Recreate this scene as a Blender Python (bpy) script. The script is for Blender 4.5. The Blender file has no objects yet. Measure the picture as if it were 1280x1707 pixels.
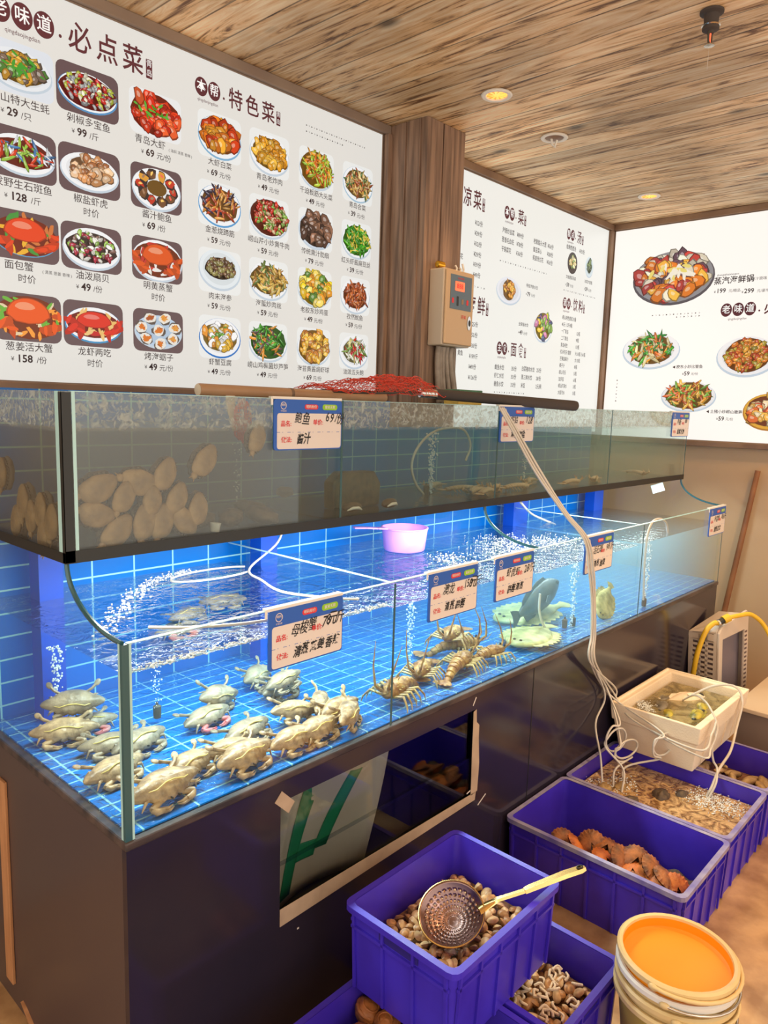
import bpy, math, random
from mathutils import Vector, Matrix, noise
import numpy as np
SC = bpy.context.scene
COL = SC.collection
PI = math.pi
random.seed(7)

# ------------------------------------------------------------------ camera, world, lights, exposure
YAW, PITCH, ROLL, FPX = 0.83068, -0.143715, 0.030316, 1232.09
CAM = Vector((-0.69207, -1.32053, 1.52413))
FW = Vector((math.sin(YAW)*math.cos(PITCH), math.cos(YAW)*math.cos(PITCH), math.sin(PITCH)))
_r = Vector((math.cos(YAW), -math.sin(YAW), 0)); _u = _r.cross(FW)
RT = math.cos(ROLL)*_r + math.sin(ROLL)*_u
UP = -math.sin(ROLL)*_r + math.cos(ROLL)*_u
cd = bpy.data.cameras.new('camera'); cam = bpy.data.objects.new('camera', cd); COL.objects.link(cam)
cd.sensor_fit = 'HORIZONTAL'; cd.sensor_width = 36; cd.lens = FPX/1280*36; cd.clip_start = .05
M = Matrix.Identity(4)
for i in range(3):
    M[i][0] = RT[i]; M[i][1] = UP[i]; M[i][2] = -FW[i]; M[i][3] = CAM[i]
cam.matrix_world = M
SC.camera = cam
SC.view_settings.view_transform = 'Standard'; SC.view_settings.look = 'None'
SC.view_settings.gamma = 1; SC.view_settings.use_curve_mapping = False
SC.view_settings.exposure = 0.0
cy = SC.cycles
cy.max_bounces = 7; cy.diffuse_bounces = 3; cy.glossy_bounces = 3; cy.transmission_bounces = 3
cy.volume_bounces = 1; cy.transparent_max_bounces = 40
cy.sample_clamp_indirect = 2.5; cy.sample_clamp_direct = 12; cy.use_denoising = True
cy.caustics_reflective = False; cy.caustics_refractive = False

w = bpy.data.worlds.new('room_air'); SC.world = w; w.use_nodes = True
w.node_tree.nodes['Background'].inputs[0].default_value = (1.0, .88, .75, 1)
w.node_tree.nodes['Background'].inputs[1].default_value = 1.55

def area(name, loc, rot, sx, sy, power, col):
    l = bpy.data.lights.new(name, 'AREA'); l.shape = 'RECTANGLE'; l.size = sx; l.size_y = sy
    l.energy = power; l.color = col
    o = bpy.data.objects.new(name, l); COL.objects.link(o); o.location = loc; o.rotation_euler = rot
    return o
def spot(name, loc, power, col, ang=100, blend=.7, size=.04):
    l = bpy.data.lights.new(name, 'SPOT'); l.energy = power; l.color = col; l.spot_size = math.radians(ang)
    l.spot_blend = blend; l.shadow_soft_size = size
    o = bpy.data.objects.new(name, l); COL.objects.link(o); o.location = loc
    return o
WARM = (1.0, .62, .30)
# lamps of the tanks: white tubes slung under the upper tank, shining down into the lower one
for i, (xa, xb) in enumerate(((.04, .8), (.83, 1.55), (1.6, 2.42), (2.48, 3.4))):
    area('tank_lamp_light', ((xa+xb)/2, .31, 1.150), (0, 0, 0), xb-xa, .05, (13.5, 11.0, 11.0, 10.0)[i], (.97, .98, .92))
# ceiling downlights: the two lit ones in view and the others of the same rows behind the camera
for (x, y, p) in ((1.806, .438, 14), (3.44, .538, 22), (2.2, -1.0, 80), (3.3, -.75, 70), (.75, -1.25, 24), (-.9, -.3, 16), (1.6, -2.2, 22)):
    spot('downlight_beam', (x, y, 2.66), p, WARM)
# added soft warm fill behind the camera, no known lamp
area('dining_room_panel', (0.3, -3.2, 2.6), (math.radians(35), 0, 0), 1.8, 1.0, 22, (1.0, .90, .78))

# ------------------------------------------------------------------ small helpers
def ray(px, py):
    return FW + (px-640)/FPX*RT - (py-853.5)/FPX*UP
def at(px, py, ax, val):
    d = ray(px, py); k = 'XYZ'.index(ax)
    return CAM + d*((val-CAM[k])/d[k])
def lin(c):
    c = c/255.0
    return c/12.92 if c <= .04045 else ((c+.055)/1.055)**2.4
def L(r, g, b, a=1): return (lin(r), lin(g), lin(b), a)

class MB:
    def __init__(s): s.v = []; s.f = []; s.c = []; s.col = None
    def add(s, vs, fs):
        o = len(s.v); s.v += [tuple(p) for p in vs]; s.f += [tuple(i+o for i in q) for q in fs]
        if s.col is not None: s.c += [s.col]*len(vs)
        return s
    def box(s, x0, y0, z0, x1, y1, z1):
        return s.add([(x0,y0,z0),(x1,y0,z0),(x1,y1,z0),(x0,y1,z0),(x0,y0,z1),(x1,y0,z1),(x1,y1,z1),(x0,y1,z1)],
                     [(0,3,2,1),(4,5,6,7),(0,1,5,4),(1,2,6,5),(2,3,7,6),(3,0,4,7)])
    def tube(s, pts, r, n=8, caps=True, closed=False):
        pts = [Vector(p) for p in pts]; k = len(pts)
        rs = r if isinstance(r, (list, tuple)) else [r]*k
        vs = []; ref = None
        for i, p in enumerate(pts):
            a = pts[(i-1) % k] if (closed or i > 0) else p
            b = pts[(i+1) % k] if (closed or i < k-1) else p
            t = (b-a).normalized() if (b-a).length > 1e-9 else Vector((0,0,1))
            if ref is None: ref = t.orthogonal().normalized()
            ref = (ref - t*ref.dot(t))
            ref = ref.normalized() if ref.length > 1e-6 else t.orthogonal().normalized()
            q = t.cross(ref)
            for j in range(n):
                an = 2*PI*j/n; vs.append(p + (ref*math.cos(an)+q*math.sin(an))*rs[i])
        fs = []
        for i in range(k if closed else k-1):
            i2 = (i+1) % k
            for j in range(n):
                j2 = (j+1) % n; fs.append((i*n+j, i*n+j2, i2*n+j2, i2*n+j))
        if caps and not closed:
            fs.append(tuple(range(n-1, -1, -1))); fs.append(tuple((k-1)*n+j for j in range(n)))
        return s.add(vs, fs)
    def lathe(s, prof, n=32, c=(0,0,0), sx=1, sy=1):
        vs = []; fs = []; k = len(prof)
        for (r, z) in prof:
            for j in range(n):
                a = 2*PI*j/n; vs.append((c[0]+r*math.cos(a)*sx, c[1]+r*math.sin(a)*sy, c[2]+z))
        for i in range(k-1):
            for j in range(n):
                j2 = (j+1) % n; fs.append((i*n+j, i*n+j2, (i+1)*n+j2, (i+1)*n+j))
        return s.add(vs, fs)
    def ell(s, c, r, nu=12, nv=8, rot=None, fn=None):
        vs = []; fs = []
        for i in range(nv+1):
            th = PI*i/nv
            for j in range(nu):
                ph = 2*PI*j/nu
                d = Vector((math.sin(th)*math.cos(ph), math.sin(th)*math.sin(ph), math.cos(th)))
                k = fn(d) if fn else 1
                p = Vector((d.x*r[0]*k, d.y*r[1]*k, d.z*r[2]*k))
                if rot: p = rot @ p
                vs.append(p + Vector(c))
        for i in range(nv):
            for j in range(nu):
                j2 = (j+1) % nu; fs.append((i*nu+j, (i+1)*nu+j, (i+1)*nu+j2, i*nu+j2))
        return s.add(vs, fs)
    def poly(s, pts): return s.add(pts, [tuple(range(len(pts)))])
    def grid(s, fn, nu, nv, skip=None):
        vs = [fn(i/nu, j/nv) for j in range(nv+1) for i in range(nu+1)]
        fs = [(j*(nu+1)+i, j*(nu+1)+i+1, (j+1)*(nu+1)+i+1, (j+1)*(nu+1)+i) for j in range(nv) for i in range(nu)
              if not (skip and skip(i, j))]
        return s.add(vs, fs)
    def prism(s, pts, off):
        n = len(pts); off = Vector(off); a = [Vector(p) for p in pts]; b = [p+off for p in a]
        fs = [tuple(range(n-1, -1, -1)), tuple(range(n, 2*n))]
        for i in range(n):
            j = (i+1) % n; fs.append((i, j, n+j, n+i))
        return s.add(a+b, fs)
    def xf(s, m, start=0):
        for i in range(start, len(s.v)): s.v[i] = tuple(m @ Vector(s.v[i]))
        return s
    def build(s, name, mat, parent=None, smooth=None, bevel=0, solid=0, seg=2):
        me = bpy.data.meshes.new(name); me.from_pydata(s.v, [], s.f)
        if s.c:
            ca = me.color_attributes.new('Col', 'FLOAT_COLOR', 'POINT')
            ca.data.foreach_set('color', np.array(s.c, dtype=np.float32).ravel())
        if mat: me.materials.append(mat)
        if smooth is not None:
            me.polygons.foreach_set('use_smooth', [True]*len(me.polygons))
            me.set_sharp_from_angle(angle=math.radians(smooth))
        me.update()
        o = bpy.data.objects.new(name, me); COL.objects.link(o)
        if parent: o.parent = parent
        if solid:
            m = o.modifiers.new('solid', 'SOLIDIFY'); m.thickness = solid; m.offset = 0
        if bevel:
            m = o.modifiers.new('bevel', 'BEVEL'); m.width = bevel; m.segments = seg; m.limit_method = 'ANGLE'
        return o

def tag(o, label=None, cat=None, group=None, kind=None):
    if label: o['label'] = label
    if cat: o['category'] = cat
    if group: o['group'] = group
    if kind: o['kind'] = kind
    return o
def thing(name, label, cat, loc=(0,0,0), rot=(0,0,0), group=None, scale=1):
    o = bpy.data.objects.new(name, None); COL.objects.link(o)
    o.location = loc; o.rotation_euler = rot; o.scale = (scale,)*3; o.empty_display_size = .05
    return tag(o, label, cat, group)
def struct(o): o['kind'] = 'structure'; return o
_kids = {}
def dup(root, label=None):
    def cp(o, par):
        c = o.copy(); COL.objects.link(c)
        if par: c.parent = par
        for ch in _kids.setdefault(o.name, [x for x in bpy.data.objects if x.parent == o]): cp(ch, c)
        return c
    r = cp(root, None)
    if label: r['label'] = label
    return r

# ------------------------------------------------------------------ materials
def newmat(name):
    m = bpy.data.materials.new(name); m.use_nodes = True
    nt = m.node_tree; return m, nt, nt.nodes['Principled BSDF'], nt.nodes['Material Output']
def nd(nt, t, **k):
    n = nt.nodes.new(t)
    for a, b in k.items(): setattr(n, a, b)
    return n
def pm(name, col, rough=.5, metal=0, col2=None, nscale=8, bump=0, bscale=40, spec=.5, emis=0, detail=4, stretch=None, lo=.35, hi=.65, coat=0, sss=0):
    m, nt, b, out = newmat(name)
    b.inputs['Base Color'].default_value = col; b.inputs['Roughness'].default_value = rough; b.inputs['Metallic'].default_value = metal
    b.inputs['Specular IOR Level'].default_value = spec
    if coat: b.inputs['Coat Weight'].default_value = coat
    tc = nd(nt, 'ShaderNodeTexCoord'); vec = tc.outputs['Object']
    if stretch:
        mp = nd(nt, 'ShaderNodeMapping'); mp.inputs['Scale'].default_value = stretch
        nt.links.new(vec, mp.inputs[0]); vec = mp.outputs[0]
    if col2:
        n = nd(nt, 'ShaderNodeTexNoise'); n.inputs['Scale'].default_value = nscale; n.inputs['Detail'].default_value = detail
        r = nd(nt, 'ShaderNodeValToRGB'); r.color_ramp.elements[0].color = col; r.color_ramp.elements[1].color = col2
        r.color_ramp.elements[0].position = lo; r.color_ramp.elements[1].position = hi
        nt.links.new(vec, n.inputs['Vector']); nt.links.new(n.outputs[0], r.inputs[0]); nt.links.new(r.outputs[0], b.inputs['Base Color'])
    if bump:
        n2 = nd(nt, 'ShaderNodeTexNoise'); n2.inputs['Scale'].default_value = bscale; n2.inputs['Detail'].default_value = 3
        bp = nd(nt, 'ShaderNodeBump'); bp.inputs['Strength'].default_value = bump; bp.inputs['Distance'].default_value = .01
        nt.links.new(vec, n2.inputs['Vector']); nt.links.new(n2.outputs[0], bp.inputs['Height']); nt.links.new(bp.outputs[0], b.inputs['Normal'])
    if emis:
        b.inputs['Emission Color'].default_value = col; b.inputs['Emission Strength'].default_value = emis
    return m
def mth(nt, op, a, b=None, c=None):
    n = nd(nt, 'ShaderNodeMath', operation=op)
    for i, x in enumerate((a, b, c)):
        if x is None: continue
        if hasattr(x, 'links'): nt.links.new(x, n.inputs[i])
        else: n.inputs[i].default_value = x
    return n.outputs[0]
def fres(nt, base, gain, power=4, normal=None):
    lw = nd(nt, 'ShaderNodeLayerWeight'); lw.inputs['Blend'].default_value = .5
    if normal: nt.links.new(normal, lw.inputs['Normal'])
    return mth(nt, 'ADD', mth(nt, 'MULTIPLY', mth(nt, 'POWER', lw.outputs['Facing'], power), gain), base)
def glass(name, tint, base=.035, gain=.6, salt=0, rough=0.0):
    m, nt, b, out = newmat(name); nt.nodes.remove(b)
    t = nd(nt, 'ShaderNodeBsdfTransparent'); t.inputs[0].default_value = tint
    g = nd(nt, 'ShaderNodeBsdfGlossy'); g.inputs['Roughness'].default_value = rough; g.inputs[0].default_value = (1,1,1,1)
    mx = nd(nt, 'ShaderNodeMixShader'); nt.links.new(fres(nt, base, gain), mx.inputs[0])
    nt.links.new(t.outputs[0], mx.inputs[1]); nt.links.new(g.outputs[0], mx.inputs[2]); res = mx.outputs[0]
    if salt:   # dried splashes of sea water above the water line
        tc = nd(nt, 'ShaderNodeTexCoord')
        n = nd(nt, 'ShaderNodeTexNoise'); n.inputs['Scale'].default_value = 46; n.inputs['Detail'].default_value = 5; n.inputs['Distortion'].default_value = 1.2
        nt.links.new(tc.outputs['Object'], n.inputs['Vector'])
        sp = nd(nt, 'ShaderNodeSeparateXYZ'); nt.links.new(tc.outputs['Object'], sp.inputs[0])
        hi = nd(nt, 'ShaderNodeMapRange'); hi.inputs[1].default_value = .268; hi.inputs[2].default_value = .284
        nt.links.new(sp.outputs[2], hi.inputs[0])
        th = nd(nt, 'ShaderNodeMapRange'); th.inputs[1].default_value = .50; th.inputs[2].default_value = .66
        nt.links.new(n.outputs[0], th.inputs[0])
        fac = mth(nt, 'ADD', mth(nt, 'MULTIPLY', mth(nt, 'MULTIPLY', mth(nt, 'ADD', th.outputs[0], .28), hi.outputs[0]), salt), .03)
        d = nd(nt, 'ShaderNodeBsdfDiffuse'); d.inputs[0].default_value = L(215, 222, 215)
        tr = nd(nt, 'ShaderNodeBsdfTranslucent'); tr.inputs[0].default_value = L(215, 222, 215)
        ad = nd(nt, 'ShaderNodeMixShader'); nt.links.new(d.outputs[0], ad.inputs[1]); nt.links.new(tr.outputs[0], ad.inputs[2])
        m2 = nd(nt, 'ShaderNodeMixShader'); nt.links.new(fac, m2.inputs[0]); nt.links.new(res, m2.inputs[1]); nt.links.new(ad.outputs[0], m2.inputs[2])
        res = m2.outputs[0]
    nt.links.new(res, out.inputs[0]); return m
def water(name, acol, aden, scol, sden, top=.9, bump=.25, bscale=26, tint=(1,1,1,1)):
    m, nt, b, out = newmat(name); nt.nodes.remove(b)
    tc = nd(nt, 'ShaderNodeTexCoord')
    n = nd(nt, 'ShaderNodeTexNoise'); n.inputs['Scale'].default_value = bscale; n.inputs['Detail'].default_value = 3; n.inputs['Distortion'].default_value = .8
    nt.links.new(tc.outputs['Object'], n.inputs['Vector'])
    bp = nd(nt, 'ShaderNodeBump'); bp.inputs['Strength'].default_value = bump; bp.inputs['Distance'].default_value = .02
    nt.links.new(n.outputs[0], bp.inputs['Height'])
    geo = nd(nt, 'ShaderNodeNewGeometry'); sp = nd(nt, 'ShaderNodeSeparateXYZ'); nt.links.new(geo.outputs['True Normal'], sp.inputs[0])
    up = mth(nt, 'GREATER_THAN', mth(nt, 'ABSOLUTE', sp.outputs[2]), .5)
    t = nd(nt, 'ShaderNodeBsdfTransparent'); t.inputs[0].default_value = tint
    g = nd(nt, 'ShaderNodeBsdfGlossy'); g.inputs['Roughness'].default_value = .04; nt.links.new(bp.outputs[0], g.inputs['Normal'])
    mx = nd(nt, 'ShaderNodeMixShader')
    nt.links.new(mth(nt, 'MULTIPLY', fres(nt, .03, top, 3, bp.outputs[0]), up), mx.inputs[0])
    nt.links.new(t.outputs[0], mx.inputs[1]); nt.links.new(g.outputs[0], mx.inputs[2])
    nt.links.new(mx.outputs[0], out.inputs[0])
    va = nd(nt, 'ShaderNodeVolumeAbsorption'); va.inputs[0].default_value = acol; va.inputs[1].default_value = aden
    if sden:
        vs = nd(nt, 'ShaderNodeVolumeScatter'); vs.inputs[0].default_value = scol; vs.inputs['Density'].default_value = sden; vs.inputs['Anisotropy'].default_value = .2
        ad = nd(nt, 'ShaderNodeAddShader'); nt.links.new(va.outputs[0], ad.inputs[0]); nt.links.new(vs.outputs[0], ad.inputs[1])
        nt.links.new(ad.outputs[0], out.inputs['Volume'])
    else: nt.links.new(va.outputs[0], out.inputs['Volume'])
    return m
def muddy(name, col, dark, opacity, bscale=40, bump=.8, nscale=9):
    # cloudy water: mostly the silt floating in it, a wet rippled skin, some of what lies under it showing
    m, nt, b, out = newmat(name)
    tc = nd(nt, 'ShaderNodeTexCoord')
    n = nd(nt, 'ShaderNodeTexNoise'); n.inputs['Scale'].default_value = bscale; n.inputs['Detail'].default_value = 4; n.inputs['Distortion'].default_value = 1.2; nt.links.new(tc.outputs['Object'], n.inputs['Vector'])
    bp = nd(nt, 'ShaderNodeBump'); bp.inputs['Strength'].default_value = bump; bp.inputs['Distance'].default_value = .012; nt.links.new(n.outputs[0], bp.inputs['Height'])
    n2 = nd(nt, 'ShaderNodeTexNoise'); n2.inputs['Scale'].default_value = nscale; n2.inputs['Detail'].default_value = 5; n2.inputs['Distortion'].default_value = 1.5; nt.links.new(tc.outputs['Object'], n2.inputs['Vector'])
    rp = nd(nt, 'ShaderNodeValToRGB'); rp.color_ramp.elements[0].color = dark; rp.color_ramp.elements[1].color = col; rp.color_ramp.elements[0].position = .38; rp.color_ramp.elements[1].position = .58
    nt.links.new(n2.outputs[0], rp.inputs[0]); nt.links.new(rp.outputs[0], b.inputs['Base Color']); b.inputs['Roughness'].default_value = .12
    nt.links.new(bp.outputs[0], b.inputs['Normal'])
    t = nd(nt, 'ShaderNodeBsdfTransparent'); mx = nd(nt, 'ShaderNodeMixShader'); mx.inputs[0].default_value = opacity
    nt.links.new(t.outputs[0], mx.inputs[1]); nt.links.new(b.outputs[0], mx.inputs[2]); nt.links.new(mx.outputs[0], out.inputs[0])
    return m
def tiles(name, col, grout, plane, w=.136, h=.066, off=(0, 0)):
    m, nt, b, out = newmat(name)
    tc = nd(nt, 'ShaderNodeTexCoord'); sp = nd(nt, 'ShaderNodeSeparateXYZ'); nt.links.new(tc.outputs['Object'], sp.inputs[0])
    cb = nd(nt, 'ShaderNodeCombineXYZ')
    nt.links.new(mth(nt, 'ADD', sp.outputs['XYZ'.index(plane[0])], off[0]), cb.inputs[0]); nt.links.new(mth(nt, 'ADD', sp.outputs['XYZ'.index(plane[1])], off[1]), cb.inputs[1])
    br = nd(nt, 'ShaderNodeTexBrick'); br.offset = 0; br.squash = 1
    br.inputs['Scale'].default_value = 1; br.inputs['Brick Width'].default_value = w; br.inputs['Row Height'].default_value = h
    br.inputs['Mortar Size'].default_value = .0028; br.inputs['Mortar Smooth'].default_value = .2
    br.inputs['Color1'].default_value = col; br.inputs['Color2'].default_value = tuple(x*.9 for x in col[:3])+(1,); br.inputs['Mortar'].default_value = grout
    nt.links.new(cb.outputs[0], br.inputs['Vector']); nt.links.new(br.outputs[0], b.inputs['Base Color'])
    b.inputs['Roughness'].default_value = .25
    return m
def attr_print(name, strength):
    m, nt, b, out = newmat(name)
    a = nd(nt, 'ShaderNodeAttribute', attribute_name='Col')
    nt.links.new(a.outputs[0], b.inputs['Emission Color']); b.inputs['Emission Strength'].default_value = strength
    mul = nd(nt, 'ShaderNodeMixRGB', blend_type='MULTIPLY'); mul.inputs[0].default_value = 1; mul.inputs[2].default_value = (.15,.15,.15,1)
    nt.links.new(a.outputs[0], mul.inputs[1]); nt.links.new(mul.outputs[0], b.inputs['Base Color']); b.inputs['Roughness'].default_value = .35
    return m
def board_mat(name, col, strength):
    m, nt, b, out = newmat(name)
    b.inputs['Base Color'].default_value = tuple(x*.15 for x in col[:3])+(1,); b.inputs['Roughness'].default_value = .35
    b.inputs['Emission Color'].default_value = col; b.inputs['Emission Strength'].default_value = strength
    return m
def planks(name, base, dark, light, pw, seam_ax=0, seam=.045):
    # boards run along the other horizontal axis
    m, nt, b, out = newmat(name)
    tc = nd(nt, 'ShaderNodeTexCoord'); sp = nd(nt, 'ShaderNodeSeparateXYZ'); nt.links.new(tc.outputs['Object'], sp.inputs[0])
    ac = sp.outputs[seam_ax]; al = sp.outputs[1-seam_ax]
    k = mth(nt, 'DIVIDE', ac, pw); idx = mth(nt, 'FLOOR', k); fr = mth(nt, 'FRACT', k)
    wn = nd(nt, 'ShaderNodeTexWhiteNoise', noise_dimensions='1D'); nt.links.new(idx, wn.inputs['W'])
    cb = nd(nt, 'ShaderNodeCombineXYZ')
    nt.links.new(mth(nt, 'MULTIPLY', ac, 17), cb.inputs[0]); nt.links.new(mth(nt, 'ADD', mth(nt, 'MULTIPLY', al, 1.5), mth(nt, 'MULTIPLY', wn.outputs[0], 40)), cb.inputs[1])
    g = nd(nt, 'ShaderNodeTexNoise'); g.inputs['Scale'].default_value = 1; g.inputs['Detail'].default_value = 7; g.inputs['Roughness'].default_value = .64; g.inputs['Distortion'].default_value = 2.6
    nt.links.new(cb.outputs[0], g.inputs['Vector'])
    r = nd(nt, 'ShaderNodeValToRGB'); e = r.color_ramp.elements
    e[0].position = .36; e[0].color = dark; e[1].position = .66; e[1].color = light
    x = r.color_ramp.elements.new(.46); x.color = base
    nt.links.new(g.outputs[0], r.inputs[0])
    # knots
    cb2 = nd(nt, 'ShaderNodeCombineXYZ'); nt.links.new(mth(nt, 'MULTIPLY', ac, 5.0), cb2.inputs[0]); nt.links.new(mth(nt, 'MULTIPLY', al, 2.6), cb2.inputs[1])
    vo = nd(nt, 'ShaderNodeTexVoronoi'); vo.inputs['Scale'].default_value = 1; nt.links.new(cb2.outputs[0], vo.inputs['Vector'])
    kn = nd(nt, 'ShaderNodeMapRange'); kn.inputs[1].default_value = .05; kn.inputs[2].default_value = .16; kn.inputs[3].default_value = .25; kn.inputs[4].default_value = 1
    nt.links.new(vo.outputs['Distance'], kn.inputs[0])
    big = nd(nt, 'ShaderNodeTexNoise'); big.inputs['Scale'].default_value = 1.6; big.inputs['Detail'].default_value = 3; nt.links.new(tc.outputs['Object'], big.inputs['Vector'])
    bm = nd(nt, 'ShaderNodeMapRange'); bm.inputs[1].default_value = .35; bm.inputs[2].default_value = .65; bm.inputs[3].default_value = .62; bm.inputs[4].default_value = 1.12
    nt.links.new(big.outputs[0], bm.inputs[0])
    sm = mth(nt, 'GREATER_THAN', fr, seam); sm2 = mth(nt, 'ADD', mth(nt, 'MULTIPLY', sm, .68), .32)
    tone = mth(nt, 'MULTIPLY', mth(nt, 'MULTIPLY', mth(nt, 'MULTIPLY', kn.outputs[0], bm.outputs[0]), sm2), mth(nt, 'ADD', mth(nt, 'MULTIPLY', wn.outputs[0], .42), .86))
    mx = nd(nt, 'ShaderNodeMixRGB', blend_type='MULTIPLY'); mx.inputs[0].default_value = 1
    nt.links.new(r.outputs[0], mx.inputs[1]); nt.links.new(tone, mx.inputs[2])
    nt.links.new(mx.outputs[0], b.inputs['Base Color']); b.inputs['Roughness'].default_value = .55
    bp = nd(nt, 'ShaderNodeBump'); bp.inputs['Strength'].default_value = .3; bp.inputs['Distance'].default_value = .004
    nt.links.new(mth(nt, 'ADD', g.outputs[0], sm), bp.inputs['Height']); nt.links.new(bp.outputs[0], b.inputs['Normal'])
    return m

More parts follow.
